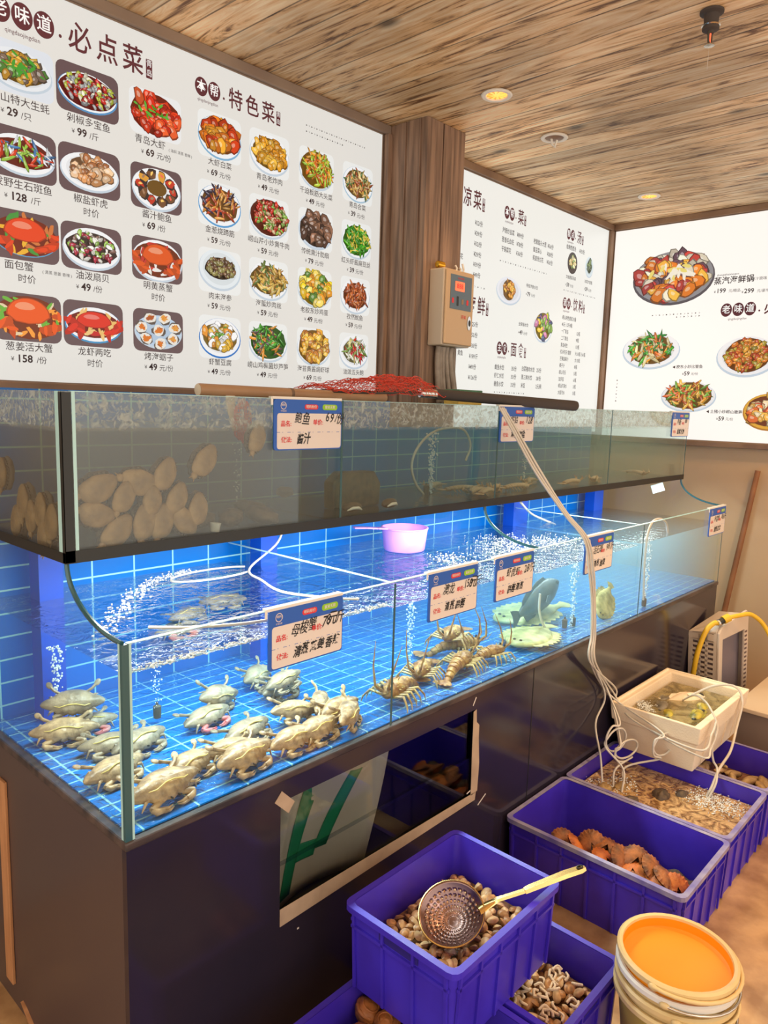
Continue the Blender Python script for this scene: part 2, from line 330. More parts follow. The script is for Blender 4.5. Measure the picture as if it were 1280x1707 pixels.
MT = dict(
    ceiling=planks('ceiling_wood', L(232, 192, 140), L(112, 74, 42), L(255, 238, 204), .126),
    wood=pm('dark_wood', L(164, 134, 112), .6, col2=L(112, 90, 76), nscale=3, stretch=(18, 18, 1), bump=.15, bscale=8),
    trim=pm('trim_wood', L(160, 130, 104), .55, col2=L(124, 98, 80), nscale=4, bump=.1),
    wall=pm('brown_wall', L(156, 138, 122), .8, col2=L(136, 118, 106), nscale=3),
    tan=pm('tan_wall', L(204, 176, 140), .7, col2=L(190, 162, 130), nscale=1.5),
    floor=pm('wet_floor', L(214, 172, 122), .25, col2=L(160, 120, 80), nscale=7, bump=.25, bscale=14, detail=6),
    black=pm('black_laminate', L(42, 38, 52), .14, col2=L(50, 42, 54), nscale=2, spec=.5),
    side=pm('side_laminate', L(76, 63, 66), .3, col2=L(84, 70, 68), nscale=1.3),  # the black laminate lightened, warm room light put into its colour
    rail=pm('base_rail', L(92, 78, 74), .4, col2=L(48, 44, 48), nscale=30, stretch=(.3, 1, 1)),
    tape=pm('tan_tape', L(196, 172, 146), .5, col2=L(176, 152, 128), nscale=12),
    glass=glass('tank_glass', (.955, .99, .985, 1), .02, .5),
    glass_up=glass('upper_tank_glass', (.93, .97, .95, 1), .04, .6, salt=.55),
    pane=glass('hatch_glass', (.80, .83, .84, 1), .035, .5),
    edge=pm('glass_edge', L(46, 92, 98), .15, spec=.8),
    edge_lit=pm('glass_edge_pale', L(180, 225, 225), .2, spec=.8),
    seal=pm('black_sealant', L(34, 36, 34), .4),
    tile_back=tiles('blue_wall_tile', L(4, 112, 206), L(150, 214, 226), 'XZ', .136, .0655, (-.045+.136, -.988+.655+.655)),
    tile_floor=tiles('blue_floor_tile', L(0, 124, 216), L(160, 228, 238), 'XY', .136, .050, (.09+.136, .05)),
    post=pm('blue_paint', L(4, 74, 190), .4),
    steel=pm('steel', L(205, 200, 190), .25, 1.0),
    chrome=pm('chrome', L(220, 220, 220), .12, 1.0),
    white=pm('white_plastic', L(236, 232, 222), .4),
    ivory=pm('ivory_plastic', L(226, 212, 188), .45),
    hose=pm('clear_tube', L(214, 206, 192), .2, spec=.7),
    crate=pm('blue_crate_plastic', L(74, 54, 204), .30, col2=L(66, 44, 180), nscale=6, spec=.5),
    crate_in=pm('crate_handle_recess', L(48, 36, 128), .5),  # crate plastic darkened for the shade in the handle recess
    rimw=pm('worn_crate_rim', L(168, 162, 186), .35, col2=L(120, 112, 176), nscale=14),  # rim mottled from grey-white to pale violet
    foam=pm('polystyrene', L(252, 234, 206), .75, col2=L(244, 222, 190), nscale=5, bump=.25, bscale=160),
    ink=pm('ink', L(66, 52, 58), .6),
    plum=pm('plum_print', L(108, 56, 72), .6),
    red=pm('red_print', L(224, 52, 60), .5),
    green=pm('green_print', L(150, 205, 40), .5),
    tagblue=pm('tag_blue', L(36, 96, 190), .4),
    tagwhite=pm('tag_white', L(232, 222, 214), .4),
    marker=pm('marker_ink', L(28, 30, 36), .6),
    shell=pm('dark_shell', L(74, 62, 52), .5, col2=L(112, 92, 70), nscale=40, bump=.5, bscale=60),
    foot=pm('abalone_flesh', L(166, 130, 86), .5, col2=L(126, 96, 62), nscale=30, bump=.3, bscale=90),
    crab=pm('crab_shell', L(206, 172, 128), .35, col2=L(138, 112, 84), nscale=34, bump=.3, bscale=60),
    crab_dark=pm('crab_shell_grey', L(176, 154, 126), .4, col2=L(124, 110, 92), nscale=24, bump=.3, bscale=60),
    crab_rim=pm('crab_pale_ridge', L(240, 212, 120), .4),
    crab_red=pm('crab_red_claw', L(224, 90, 92), .4, col2=L(160, 130, 130), nscale=20),
    lob=pm('lobster_shell', L(136, 84, 52), .4, col2=L(196, 150, 84), nscale=44, bump=.5, bscale=70),
    lob_leg=pm('lobster_leg', L(214, 186, 116), .45, col2=L(150, 110, 74), nscale=50),
    prawn=pm('prawn_shell', L(226, 196, 160), .4, col2=L(190, 152, 116), nscale=30),
    fish_dark=pm('grouper_skin', L(84, 92, 92), .4, col2=L(58, 66, 68), nscale=16),
    fish_pale=pm('flounder_skin', L(206, 200, 136), .45, col2=L(142, 140, 84), nscale=22, bump=.3),
    fish_yel=pm('yellow_fish_skin', L(206, 186, 60), .35, col2=L(110, 110, 60), nscale=22),
    fish_grey=pm('grey_fish_skin', L(150, 140, 120), .35, col2=L(90, 84, 76), nscale=26),
    bubble=pm('air_bubble', L(235, 248, 252), .1, spec=1.0),
    froth=pm('froth', L(235, 240, 238), .5),
    stone=pm('air_stone', L(80, 74, 62), .8),
    purple=pm('purple_plastic', L(206, 150, 232), .35),
    net=pm('red_net', L(226, 74, 52), .5),
    pole=pm('tan_pole', L(196, 158, 122), .4, col2=L(180, 140, 106), nscale=4),
    grip=pm('dark_foam_grip', L(74, 66, 62), .8),
    brass=pm('brass', L(220, 170, 60), .25, 1.0),
    boxgold=pm('control_box_door', L(206, 172, 132), .35, metal=.35),
    boxside=pm('control_box_side', L(206, 190, 168), .45),
    screen=pm('control_panel', L(92, 112, 128), .35),
    led=pm('red_led', L(255, 120, 80), .4, emis=.6),
    cable=pm('grey_cable', L(176, 162, 148), .5, col2=L(150, 136, 122), nscale=20),
    sponge=pm('sponge_yellow', L(222, 190, 96), .9, bump=.5, bscale=120),
    spongeg=pm('sponge_green', L(88, 130, 104), .95),
    orange=pm('orange_plastic', L(246, 150, 20), .35),
    cream=pm('cream_plastic', L(232, 206, 150), .4, col2=L(214, 184, 126), nscale=5),
    olive=pm('olive_plastic', L(190, 168, 80), .45),
    strainer=pm('strainer_steel', L(150, 122, 118), .25, 1.0),
    gold=pm('handle_steel', L(236, 200, 130), .2, 1.0),  # plain steel, the warm light on it put into its colour
    clam=pm('clam_shell', L(220, 166, 108), .35, col2=L(150, 104, 62), nscale=34, stretch=(1, 1, 6)),
    clam2=pm('clam_shell_dark', L(182, 134, 86), .35, col2=L(118, 82, 52), nscale=34),
    clam3=pm('clam_shell_pale', L(236, 202, 152), .35, col2=L(196, 150, 98), nscale=40),
    scallop=pm('scallop_shell', L(184, 112, 58), .5, col2=L(92, 58, 36), nscale=26, bump=.5, bscale=50),
    scallop2=pm('scallop_shell_bright', L(224, 128, 52), .5, col2=L(160, 82, 38), nscale=26, bump=.5, bscale=50),
    oyster=pm('oyster_shell', L(196, 164, 110), .5, col2=L(116, 90, 56), nscale=24, bump=.6, bscale=60),
    yhose=pm('yellow_hose', L(232, 186, 44), .4),
    machine=pm('white_case', L(216, 200, 184), .5),
    slot=pm('dark_slot', L(110, 92, 92), .7),  # shade inside the case's slots as a dark colour
    bluegrey=pm('blue_grey_panel', L(132, 122, 132), .5),
    stick=pm('brown_stick', L(158, 106, 66), .6, col2=L(130, 84, 52), nscale=6),
    batten=pm('wood_batten', L(206, 150, 104), .55, col2=L(184, 130, 88), nscale=5, stretch=(10, 10, 1)),
    counter=pm('pale_top', L(206, 182, 152), .5),
    counter_side=pm('grey_box_side', L(128, 110, 98), .5),
    note=pm('pale_note', L(200, 226, 226), .6),
    bag=pm('white_sack', L(222, 208, 188), .7, col2=L(200, 184, 162), nscale=3),
    baggreen=pm('green_sack_print', L(30, 140, 90), .6),
    amber=pm('amber_reflector', L(255, 190, 80), .3, emis=1.1),
    ring=pm('lamp_ring', L(240, 236, 226), .4),
    brown_net=pm('old_net', L(200, 80, 84), .5),
    cabin=pm('cabinet_inside', L(46, 44, 52), .7),
)
# ------------------------------------------------------------------ the setting
KW = 1.0667                        # wall boards are scaled about the camera by this factor
WY, WX, CZ = .998, 3.985, 2.714    # back wall plane, right wall plane, ceiling height
FLR = -.151                        # floor level
BT, BB, BX = 2.677, 1.560, 1.766   # top and bottom of the big board, its right edge
struct(MB().box(-2.2, -3.6, FLR-.05, WX+.1, WY+.1, FLR).build('floor', MT['floor']))
struct(MB().box(-2.2, -3.6, CZ, WX+.1, WY+.1, CZ+.05).build('ceiling', MT['ceiling']))
struct(MB().box(-2.2, WY+.03, FLR, WX+.1, WY+.13, CZ).build('wall_back', MT['wall']))
struct(MB().box(WX, -3.6, FLR, WX+.1, WY+.03, CZ).build('wall_right', MT['tan']))
# the timber post between the two boards of the back wall
PX0, PX1, PY0 = 1.806, 2.061, .784
p = struct(MB().box(PX0, PY0, FLR, PX1, WY+.03, CZ).build('pillar', MT['wood']))
for (xa, xb, ya, yb) in ((PX0-.006, PX0, PY0+.03, PY0+.1), (PX0-.006, PX0, PY0+.112, WY), (PX0-.002, PX0+.10, PY0-.006, PY0), (PX0+.108, PX1, PY0-.006, PY0)):
    MB().box(xa, ya, FLR, xb, yb, CZ-.002).build('facing_board', MT['wood'], p)
def trim(n, x0, y0, z0, x1, y1, z1, m='trim'):
    return struct(MB().box(x0, y0, z0, x1, y1, z1).build('trim_%d' % n, MT[m], bevel=.004))
trim(1, -2.2, WY-.02, BT, PX0-.006, WY+.03, CZ, 'wall')
trim(2, PX1, WY-.02, BT, WX, WY+.03, CZ)
trim(3, WX-.045, -3.6, BT, WX, WY-.02, CZ)
trim(4, 3.907, WY-.02, 1.3, WX, WY+.03, BT)
trim(5, WX-.04, -3.6, 1.333, WX, WY-.02, 1.366)
trim(6, BX+.006, WY-.03, 1.5, PX0-.006, WY+.03, BT, 'wood')
trim(7, -2.2, WY-.02, 1.53, BX+.006, WY+.03, BB)
# tiled wall that closes the tanks at the back
TY = .775
struct(MB().prism([(-.02, TY, .60), (3.42, TY, .60), (3.42, TY, 1.436), (1.62, TY, 1.436), (1.62, TY, 1.54), (-.02, TY, 1.54)], (0, .008, 0)).build('wall_tiled', MT['tile_back']))
posts = []
for (px0, px1, py) in ((56, 96, 1000), (423, 450, 915), (845, 868, 850), (980, 1003, 835)):
    a = at(px0, py, 'Y', .70); b_ = at(px1, py, 'Y', .70)
    xa = max(a.x, .1)
    posts.append((xa, min(max(b_.x, xa+.06), 3.40)))

# ------------------------------------------------------------------ lettering
_tc = {}
def text_geo(body, size, bold=0, align='CENTER', xs=1.0):
    key = (body, bold, align)
    if key not in _tc:
        cu = bpy.data.curves.new('line', 'FONT'); cu.body = body; cu.size = 1; cu.resolution_u = 2
        cu.offset = bold; cu.align_x = align; cu.align_y = 'CENTER'
        o = bpy.data.objects.new('line', cu)
        me = bpy.data.meshes.new_from_object(o)
        _tc[key] = ([tuple(v.co[:2]) for v in me.vertices], [tuple(f.vertices) for f in me.polygons])
        bpy.data.meshes.remove(me); bpy.data.objects.remove(o); bpy.data.curves.remove(cu)
    vs, fs = _tc[key]
    return [(x*size*xs, y*size) for x, y in vs], fs
class Face:
    """a flat printed face: u runs to the reader's right, v up, h towards the reader"""
    def __init__(s, o, u, v): s.o = Vector(o); s.u = Vector(u); s.v = Vector(v); s.n = s.u.cross(s.v).normalized()
    def p(s, u, v, h=0): return s.o + s.u*u + s.v*v + s.n*h
    def text(s, mb, body, u, v, size, bold=0, align='CENTER', h=.0012, rot=0, xs=1.0, skew=0):
        vs, fs = text_geo(body, size, bold, align, xs); c, sn = math.cos(rot), math.sin(rot)
        return mb.add([s.p(u+(x+skew*y)*c-y*sn, v+(x+skew*y)*sn+y*c, h) for x, y in vs], fs)
    def shape(s, mb, pts, u=0, v=0, h=.0008): return mb.add([s.p(u+x, v+y, h) for x, y in pts], [tuple(range(len(pts)))])
def rrect(w, h, r, k=4):
    out = []
    for cx_, cy_, a0 in ((w/2-r, h/2-r, 0), (-w/2+r, h/2-r, 90), (-w/2+r, -h/2+r, 180), (w/2-r, -h/2+r, 270)):
        for i in range(k+1):
            a = math.radians(a0+90*i/k); out.append((cx_+r*math.cos(a), cy_+r*math.sin(a)))
    return out
def ring_pts(rx, ry, n=28): return [(rx*math.cos(2*PI*i/n), ry*math.sin(2*PI*i/n)) for i in range(n)]

# ------------------------------------------------------------------ printed pictures of dishes
PR = attr_print('backlit_print', .84)
def clip_poly(pts, w, h):
    """keeps a printed blob inside its picture's rectangle"""
    return [(max(-w/2, min(w/2, x)), max(-h/2, min(h/2, y))) for x, y in pts]
def blob(rnd, r, ar, n=9, j=.25):
    a0 = rnd.random()*PI; c, s_ = math.cos(a0), math.sin(a0); out = []
    for i in range(n):
        a = 2*PI*i/n; k = r*(1+rnd.uniform(-j, j)); x, y = k*math.cos(a)*ar, k*math.sin(a)/ar
        out.append((x*c-y*s_, x*s_+y*c))
    return out
def dish(F, parent, u, v, w, h, pal, seed, bg=None, plate=(246,248,250), rim=None, style='chunk', pw=.96, ph=.80, fw=.74, fh=.56, n=70, garnish=None, name='dish_photo', dy=0, size=1.0):
    rnd = random.Random(seed); mb = MB(); mb.col = (1,1,1,1); hh = [.0008]
    def put(pts, col, clip=True):
        mb.col = L(*col); hh[0] += .00004
        F.shape(mb, clip_poly(pts, w, h) if clip else pts, u, v, hh[0])
    if bg:
        put(rrect(w, h, w*.12), bg)
    def el(rx, ry, ox=0, oy=0, nn=32): return [(ox+rx*math.cos(2*PI*i/nn), oy+ry*math.sin(2*PI*i/nn)) for i in range(nn)]
    if plate:
        sh = tuple(int(x*.88) for x in plate)
        if rim: put(el(w*pw/2, h*ph/2, 0, dy*h-.02*h), rim)
        else: put(el(w*pw/2, h*ph/2, 0, dy*h-.03*h), (200, 214, 226))
        put(el(w*pw/2*.96, h*ph/2*.95, 0, dy*h), plate)
        put(el(w*pw/2*.80, h*ph/2*.78, 0, dy*h), tuple(int(x*.95) for x in plate))
    rx, ry = w*fw/2, h*fh/2; oy = dy*h+.02*h
    dark = tuple(int(x*.5) for x in pal[0])
    def spot_pos(k=1.0):
        a = rnd.random()*2*PI; q = math.sqrt(rnd.random())*k
        return q*rx*math.cos(a), oy+q*ry*math.sin(a)
    if style in ('chunk', 'bits', 'long'):
        put([(x*(1+rnd.uniform(-.06,.06)), y) for x, y in el(rx, ry, 0, oy-.01*h, 22)], dark)
        bs = {'chunk': .17, 'bits': .095, 'long': .12}[style]*size*h; ar = {'chunk': 1.2, 'bits': 1.35, 'long': 2.1}[style]
        pts = sorted([spot_pos(.92) for _ in range(n)], key=lambda q: -q[1])
        for (x, y) in pts:
            c = rnd.choice(pal); r = bs*rnd.uniform(.6, 1.15)*.6
            k = rnd.uniform(.82, 1.15); c = tuple(min(255, int(q*k)) for q in c)
            b1 = blob(rnd, r*1.12, ar); b2 = [(px*.84, py*.84+r*.08) for px, py in b1]
            put([(x+px, y+py) for px, py in b1], tuple(int(q*.6) for q in c))
            put([(x+px, y+py) for px, py in b2], c)
            hl = [(px*.34-r*.16, py*.3+r*.28) for px, py in b1]
            put([(x+px, y+py) for px, py in hl], tuple(int(q+(255-q)*.45) for q in c))
    elif style == 'shells':
        k = 7
        cs = [(0, oy)] + [(rx*.86*math.cos(2*PI*i/k+.3), oy+ry*.86*math.sin(2*PI*i/k+.3)) for i in range(k)]
        for (x, y) in sorted(cs, key=lambda q: -q[1]):
            r = h*.155
            put([(x+a, y+b*.8-.01*h) for a, b in blob(rnd, r*1.15, 1.1, 11, .14)], (96, 84, 76))
            put([(x+a, y+b*.8) for a, b in blob(rnd, r*1.02, 1.1, 11, .12)], (236, 232, 222))
            for _ in range(5):
                put([(x+rnd.uniform(-.4, .4)*r+a, y+rnd.uniform(-.3, .3)*r+b) for a, b in blob(rnd, r*.36, 1.3)], rnd.choice(pal))
    elif style == 'ring':
        put(el(rx*.5, ry*.5, 0, oy, 16), dark)
        for i in range(10):
            a = 2*PI*i/10; x, y = rx*.82*math.cos(a), oy+ry*.82*math.sin(a); r = h*.115
            put([(x+p_, y+q) for p_, q in blob(rnd, r*1.15, 1.15)], (60, 46, 44))
            put([(x+p_, y+q) for p_, q in blob(rnd, r*.9, 1.2)], rnd.choice(pal))
            put([(x+p_*.5, y+q*.5+r*.2) for p_, q in blob(rnd, r*.7, 1.4)], tuple(min(255, q+50) for q in rnd.choice(pal)))
    elif style == 'crab':
        put(el(rx, ry, 0, oy-.02*h, 20), dark)
        for _ in range(n//2):
            x, y = spot_pos(.95); c = rnd.choice(pal[1:]); r = h*.075*rnd.uniform(.7, 1.2)
            put([(x+a, y+b) for a, b in blob(rnd, r, 1.7)], c)
        for sx in (-1, 1):
            for kx, ky, rr in ((.78, -.42, .15), (.5, -.62, .12), (.93, .1, .11)):
                put([(sx*rx*kx+a, oy+ry*ky+b) for a, b in blob(rnd, h*rr, 1.6)], tuple(int(q*.85) for q in pal[0]))
                put([(sx*rx*kx+a*.6, oy+ry*ky+b*.6+.01*h) for a, b in blob(rnd, h*rr, 1.6)], pal[0])
        sx = rx*.66; top = [(sx*math.cos(PI*i/14), oy+ry*(.05+.82*math.sin(PI*i/14))) for i in range(15)] + [(-sx*.6, oy-ry*.26), (0, oy-ry*.34), (sx*.6, oy-ry*.26)]
        put(top, tuple(int(q*.78) for q in pal[0])); put([(x*.93, oy+(y-oy)*.93+.01*h) for x, y in top], pal[0])
        put([(x*.45-sx*.15, oy+(y-oy)*.3+ry*.4) for x, y in top], tuple(min(255, int(q+(255-q)*.38)) for q in pal[0]))
    if garnish:
        for _ in range(16):
            x, y = rnd.gauss(0, .16)*rx*2, oy+rnd.gauss(.05, .12)*ry*2; c = rnd.choice(garnish)
            put([(x+a, y+b) for a, b in blob(rnd, h*.045*rnd.uniform(.7, 1.3), 1.7)], c)
    return mb.build(name, PR, parent)

def caption(F, parent, u, v, nm, price, unit, size=.026, name='caption', small=None):
    mb = MB()
    F.text(mb, nm, u - (.02 if small else 0), v, size, .002)
    if small: F.text(mb, small, u+.085, v-.006, size*.42)
    if price:
        F.text(mb, '¥', u-.047, v-.033, size*.62); F.text(mb, price, u-.036, v-.032, size*1.12, .022, 'LEFT')
        F.text(mb, unit, u-.036+size*1.12*.62*len(price), v-.034, size*.86, 0, 'LEFT')
    else: F.text(mb, unit, u, v-.033, size*.95)
    return mb.build(name, MT['ink'], parent)
def heading(F, parent, u, v, circles, words, s=.046, xs=1.0, pin=True):
    """round seals with a character each, big characters after them, a small upright seal at the end"""
    disc = MB(); wh = MB(); big = MB()
    x = u
    for ch in circles:
        F.shape(disc, ring_pts(s*.56*xs, s*.62), x, v, .0008); F.text(wh, ch, x, v, s*.82, .012, xs=xs, h=.0014); x += s*1.16*xs
    if pin and circles: F.text(big, 'qingdaojingdian', (u+x-s*1.16*xs)/2, v-s*.86, s*.30, xs=xs)
    if circles:
        F.shape(big, ring_pts(s*.09*xs, s*.09, 10), x-s*.28*xs, v-s*.22); x += s*.42*xs
    for ch in words:
        F.text(big, ch, x+s*.42*xs, v-.004, s*1.5, .012, xs=xs*.92); x += s*1.62*xs
    x -= s*.14*xs
    F.shape(disc, rrect(s*.42*xs, s*1.0, s*.04), x, v-s*.16, .0008)
    F.text(wh, '青', x, v+s*.10, s*.40, 0, xs=xs, h=.0014); F.text(wh, '岛', x, v-s*.40, s*.40, 0, xs=xs, h=.0014)
    h = disc.build('heading', MT['plum'], parent)
    wh.build('seal_characters', PW, h); big.build('heading_characters', MT['plum'], h)
    return h
PW = board_mat('backlit_white', L(250, 248, 244), .9)
def dotted(F, parent, u0, u1, v, step=.017, s=.005, v1=None, dens=2):
    mb = MB(); n = int(abs(u1-u0)/step) if v1 is None else int(abs(v1-v)/step)
    for i in range(n):
        u = u0+(u1-u0)*i/max(n, 1); vv = v if v1 is None else v+(v1-v)*i/n
        if i % 2 == 0: F.shape(mb, [(-s*.7, -s*.7), (s*.8, 0), (-s*.7, s*.7)], u, vv)
        else:
            F.shape(mb, [(-s*.6, .55*s), (-s*.6, .75*s), (s*.7, .1*s), (s*.7, -.1*s)], u, vv); F.shape(mb, [(-s*.6, -.75*s), (-s*.6, -.55*s), (s*.7, .1*s), (s*.7, -.1*s)], u, vv)
    return mb.build('dotted_rule', MT['ink'], parent)

DK = (104, 82, 84)
O1 = [(232,110,30),(240,150,50),(206,70,20),(250,190,90)]
# ---- board one: the big photo menu
BZ0, BZ1 = 1.559, 2.604
def board(name, label, F, u0, u1, v0, v1, col, strength, fr=.004):
    t = thing(name, label, 'menu board', F.o)
    mb = MB(); q = [(u0, v0), (u1, v0), (u1, v1), (u0, v1)]
    mb.prism([F.p(a, b, -.028)-F.o for a, b in q], F.n*.028); panel = mb.build('lit_panel', board_mat(name+'_face', col, strength), t)
    fr_ = MB()
    for (a0, b0, a1, b1) in ((u0-fr, v1, u1+fr, v1+fr), (u0-fr, v0-fr, u1+fr, v0), (u0-fr, v0, u0, v1), (u1, v0, u1+fr, v1)):
        fr_.prism([F.p(a, b, -.028)-F.o for a, b in ((a0, b0), (a1, b0), (a1, b1), (a0, b1))], F.n*.031)
    fr_.build('edge_frame', MT['wall'], t)
    return t, Face((0, 0, 0), F.u, F.v)
F1 = Face((.0461, WY-.002, -.1016), (KW, 0, 0), (0, 0, KW))
b1, G = board('menu_board', 'large lit photo menu board of dishes left of the timber pillar', F1, -.62, 1.608, BZ0+.002, BZ1-.004, L(232, 230, 224), .84)
RW = (2.380, 2.166, 1.953, 1.735)
dw, dh = .184, .130
Z = [[ # name, price, unit, palette, kwargs
 ('乳山特大生蚝','29','/只',[(206,150,50),(238,190,80),(120,100,84),(90,140,60)],dict(bg=(226,232,240),plate=(236,240,244),style='chunk',garnish=[(70,160,50)])),
 ('发野生石斑鱼','128','/斤',[(206,60,30),(232,236,240),(70,120,170),(150,190,70)],dict(bg=DK,style='long',n=50,fw=.9)),
 ('面包蟹','','时价',[(232,70,24),(240,180,50),(70,150,60),(210,120,60)],dict(bg=DK,style='crab',rim=(90,160,200),fw=.96,fh=.8,small='( 清蒸 葱姜 香辣 )')),
 ('葱姜活大蟹','158','/份',[(238,90,24),(250,160,60),(110,180,60),(230,210,170)],dict(bg=DK,style='crab',fw=1.0,fh=.9))],
 [('剁椒多宝鱼','99','/斤',[(190,40,36),(230,224,196),(190,200,70),(150,150,150)],dict(bg=DK,rim=(90,150,200),style='bits',n=110,fw=.9,fh=.7)),
 ('椒盐虾虎','','时价',[(214,150,96),(240,200,160),(160,100,60)],dict(bg=DK,style='chunk',n=46,fw=.66,fh=.6)),
 ('油泼扇贝','49','/份',[(120,90,80),(236,232,220),(160,40,60),(150,190,80)],dict(bg=DK,style='bits',n=80,fw=.84,ph=.9,fh=.66)),
 ('龙虾两吃','','时价',[(224,50,30),(236,190,110),(200,40,40),(240,200,130)],dict(bg=DK,style='crab',rim=(70,150,200),fw=.9,fh=.6))],
 [('青岛大虾','69','元/份',[(226,60,26),(240,100,50),(200,40,20)],dict(bg=(238,240,240),style='chunk',n=44,fw=.96,fh=.92,plate=None,garnish=[(90,180,60),(60,150,40)],size=1.3,small='( 油焖 清蒸 香辣 )')),
 ('酱汁鲍鱼','69','/份',[(226,160,60),(200,60,40),(120,80,50)],dict(bg=DK,style='ring',ph=.96,fw=.78,fh=.72)),
 ('明黄蒸蟹','','时价',[(226,90,30),(236,236,226),(200,60,50),(240,236,230)],dict(bg=DK,style='crab',ph=.98,pw=1.0,fw=.96,fh=.8)),
 ('烤海蛎子','49','元/份',[(220,120,40),(230,160,70),(180,90,40)],dict(bg=DK,style='shells',plate=(190,212,234),fw=.8,fh=.74))]]
for x, colm in zip((.190, .380, .594), Z):
    for z, (nm, pr, un_, pal, kw) in zip(RW, colm):
        kw = dict(kw); small = kw.pop('small', None)
        dish(G, b1, x, z, dw if x != .594 else .176, dh, pal, int(x*1000)*7+int(z*1000), **kw)
        caption(G, b1, x, z-.082, nm, pr, un_, small=small)
R_ = [[('大虾白菜','69',[(226,120,30),(240,160,50),(200,60,20)],dict(rim=(130,180,214),size=1.5,n=40)),
 ('金葱烧蹄筋','59',[(214,140,60),(230,170,90),(180,70,40),(60,50,70)],dict(rim=(90,160,214),style='long',n=60)),
 ('肉末海参','59',[(96,66,44),(130,96,64),(150,140,80)],dict(plate=(232,240,244),style='bits',n=80,fw=.72,fh=.5,dy=.06,ph=.95)),
 ('虾蟹豆腐','49',[(240,190,60),(246,246,244),(250,250,250),(230,150,50),(110,170,60)],dict(rim=(40,120,200),style='chunk',n=50,fw=.86,fh=.66))],
 [('青岛老炸肉','49',[(222,156,40),(240,184,70),(200,130,30)],dict(n=60)),
 ('崂山芹小炒黄牛肉','59',[(180,70,44),(206,50,40),(120,160,60),(220,190,140)],dict(style='bits',n=120,fw=.94,fh=.86)),
 ('海蜇炒肉丝','59',[(206,160,70),(226,190,100),(160,110,50),(110,130,60)],dict(style='long',n=90,fw=.92,fh=.7)),
 ('崂山鸡枞菌炒芦笋','49',[(80,170,50),(60,140,40),(90,70,70),(230,150,50)],dict(style='long',n=80,fw=.92,fh=.84))],
 [('千迫板筋大头菜','49',[(222,150,40),(180,200,60),(220,110,40),(150,190,60)],dict(style='long',n=90,fw=.92,fh=.9)),
 ('传统熏汁肋扇','79',[(110,78,60),(146,104,80),(80,56,46)],dict(plate=(214,226,240),n=40,fw=.92,fh=.86,size=1.4)),
 ('老胶东炒鸡蛋','49',[(246,200,40),(240,160,40),(250,224,110),(90,130,50)],dict(n=60,fw=.94,fh=.9,size=1.2)),
 ('海苔黄酱焗虾球','69',[(236,170,50),(246,196,90),(190,120,50)],dict(n=60,fw=.92,fh=.9,size=1.1))],
 [('青岛合菜','39',[(206,160,80),(226,196,130),(170,90,50),(80,110,60)],dict(style='long',n=90,rim=(170,200,220))),
 ('红头虾酱扁豆丝','39',[(90,180,40),(60,150,40),(220,200,70)],dict(style='long',n=90,fw=.9,fh=.8)),
 ('孜然鱿鱼','59',[(196,96,50),(220,130,70),(150,70,40)],dict(style='long',n=70,fw=.8,fh=.7)),
 ('油泼五头鲍','59',[(200,190,120),(226,224,206),(200,40,40),(120,150,70)],dict(style='long',n=70,fw=.72,fh=.66))]]
for x, wd, colm in zip((.828, 1.036, 1.257, 1.475), (.170, .176, .172, .166), R_):
    for z, (nm, pr, pal, kw) in zip(RW, colm):
        dish(G, b1, x, z, wd, .142, pal, int(x*1000)*3+int(z*1000), **dict(dict(bg=(240, 242, 240), pw=1.0, ph=.94, fw=.84, fh=.72), **kw))
        caption(G, b1, x, z-.084, nm, pr, '元/份', .0235)
heading(G, b1, .145, 2.515, '老味道', '必点菜', .054, .92)
heading(G, b1, .757, 2.515, '本帮', '特色菜', .046, .92)
dotted(G, b1, 1.205, 1.52, 2.524, .0125, .0042); dotted(G, b1, 1.205, 1.40, 2.503, .0125, .0042)
# ---- board two: drinks, soups and staples, between the pillar and the corner
b2, G2 = board('menu_board', 'lit white price list board in the far corner right of the timber pillar', F1, 1.900, 3.615, 1.40, BZ1-.004, L(238, 238, 232), .90)
def on2(px, py):
    q = at(px, py, 'Y', WY-.002); return (q.x-.0461)/KW, (q.z+.1016)/KW
def rows(px, py, py1, left, px2=None, right=(), s=.0285):
    """rows of names at one column and prices at another, both given where they start and end on the board"""
    mb = MB(); u, z = on2(px, py); z1 = on2(px, py1)[1]; n = max(len(left), len(right))
    for i in range(n):
        zz = z+(z1-z)*i/max(1, n-1)
        if i < len(left): G2.text(mb, left[i], u, zz, s, .007, 'LEFT', xs=.76)
        if i < len(right): G2.text(mb, right[i], on2(px2, py)[0], zz, s, .007, 'LEFT', xs=.76)
    return mb.build('price_list', MT['ink'], b2)
def head2(px, py, cs, ws, s=.046, xs=1.0, pin=True):
    u, v = on2(px, py); return heading(G2, b2, u, v, cs, ws, s, xs, pin)
def dots2(px0, py0, px1, py1):
    a = on2(px0, py0); c = on2(px1, py1); dotted(G2, b2, a[0], c[0], (a[1]+c[1])/2, .0225, .006)
def cap2(px, py, nm, pr):
    u, v = on2(px, py); mb = MB(); G2.text(mb, nm, u, v, .021, .006, 'LEFT', xs=.9)
    G2.text(mb, '¥', u, v-.043, .016, 0, 'LEFT'); G2.text(mb, pr, u+.012, v-.042, .030, .02, 'LEFT'); G2.text(mb, '元/份', u+.05, v-.044, .019, 0, 'LEFT', xs=.9)
    return mb.build('caption', MT['ink'], b2)
def pic2(px, py, w, h, pal, seed, **kw):
    u, v = on2(px, py); return dish(G2, b2, u, v, w, h, pal, seed, **kw)
head2(775, 327, '', '凉菜', .060, .80, False)
rows(765, 362, 452, ['拍黄瓜','老醋花生','凉拌海蜇','五香豆皮','凉拌木耳','拌八带'][:0], 792, ['¥22/份','¥39/份','¥32/份','¥29/份','¥39/份','¥49/份'])
head2(782, 507, '', '海鲜', .060, .80, False)
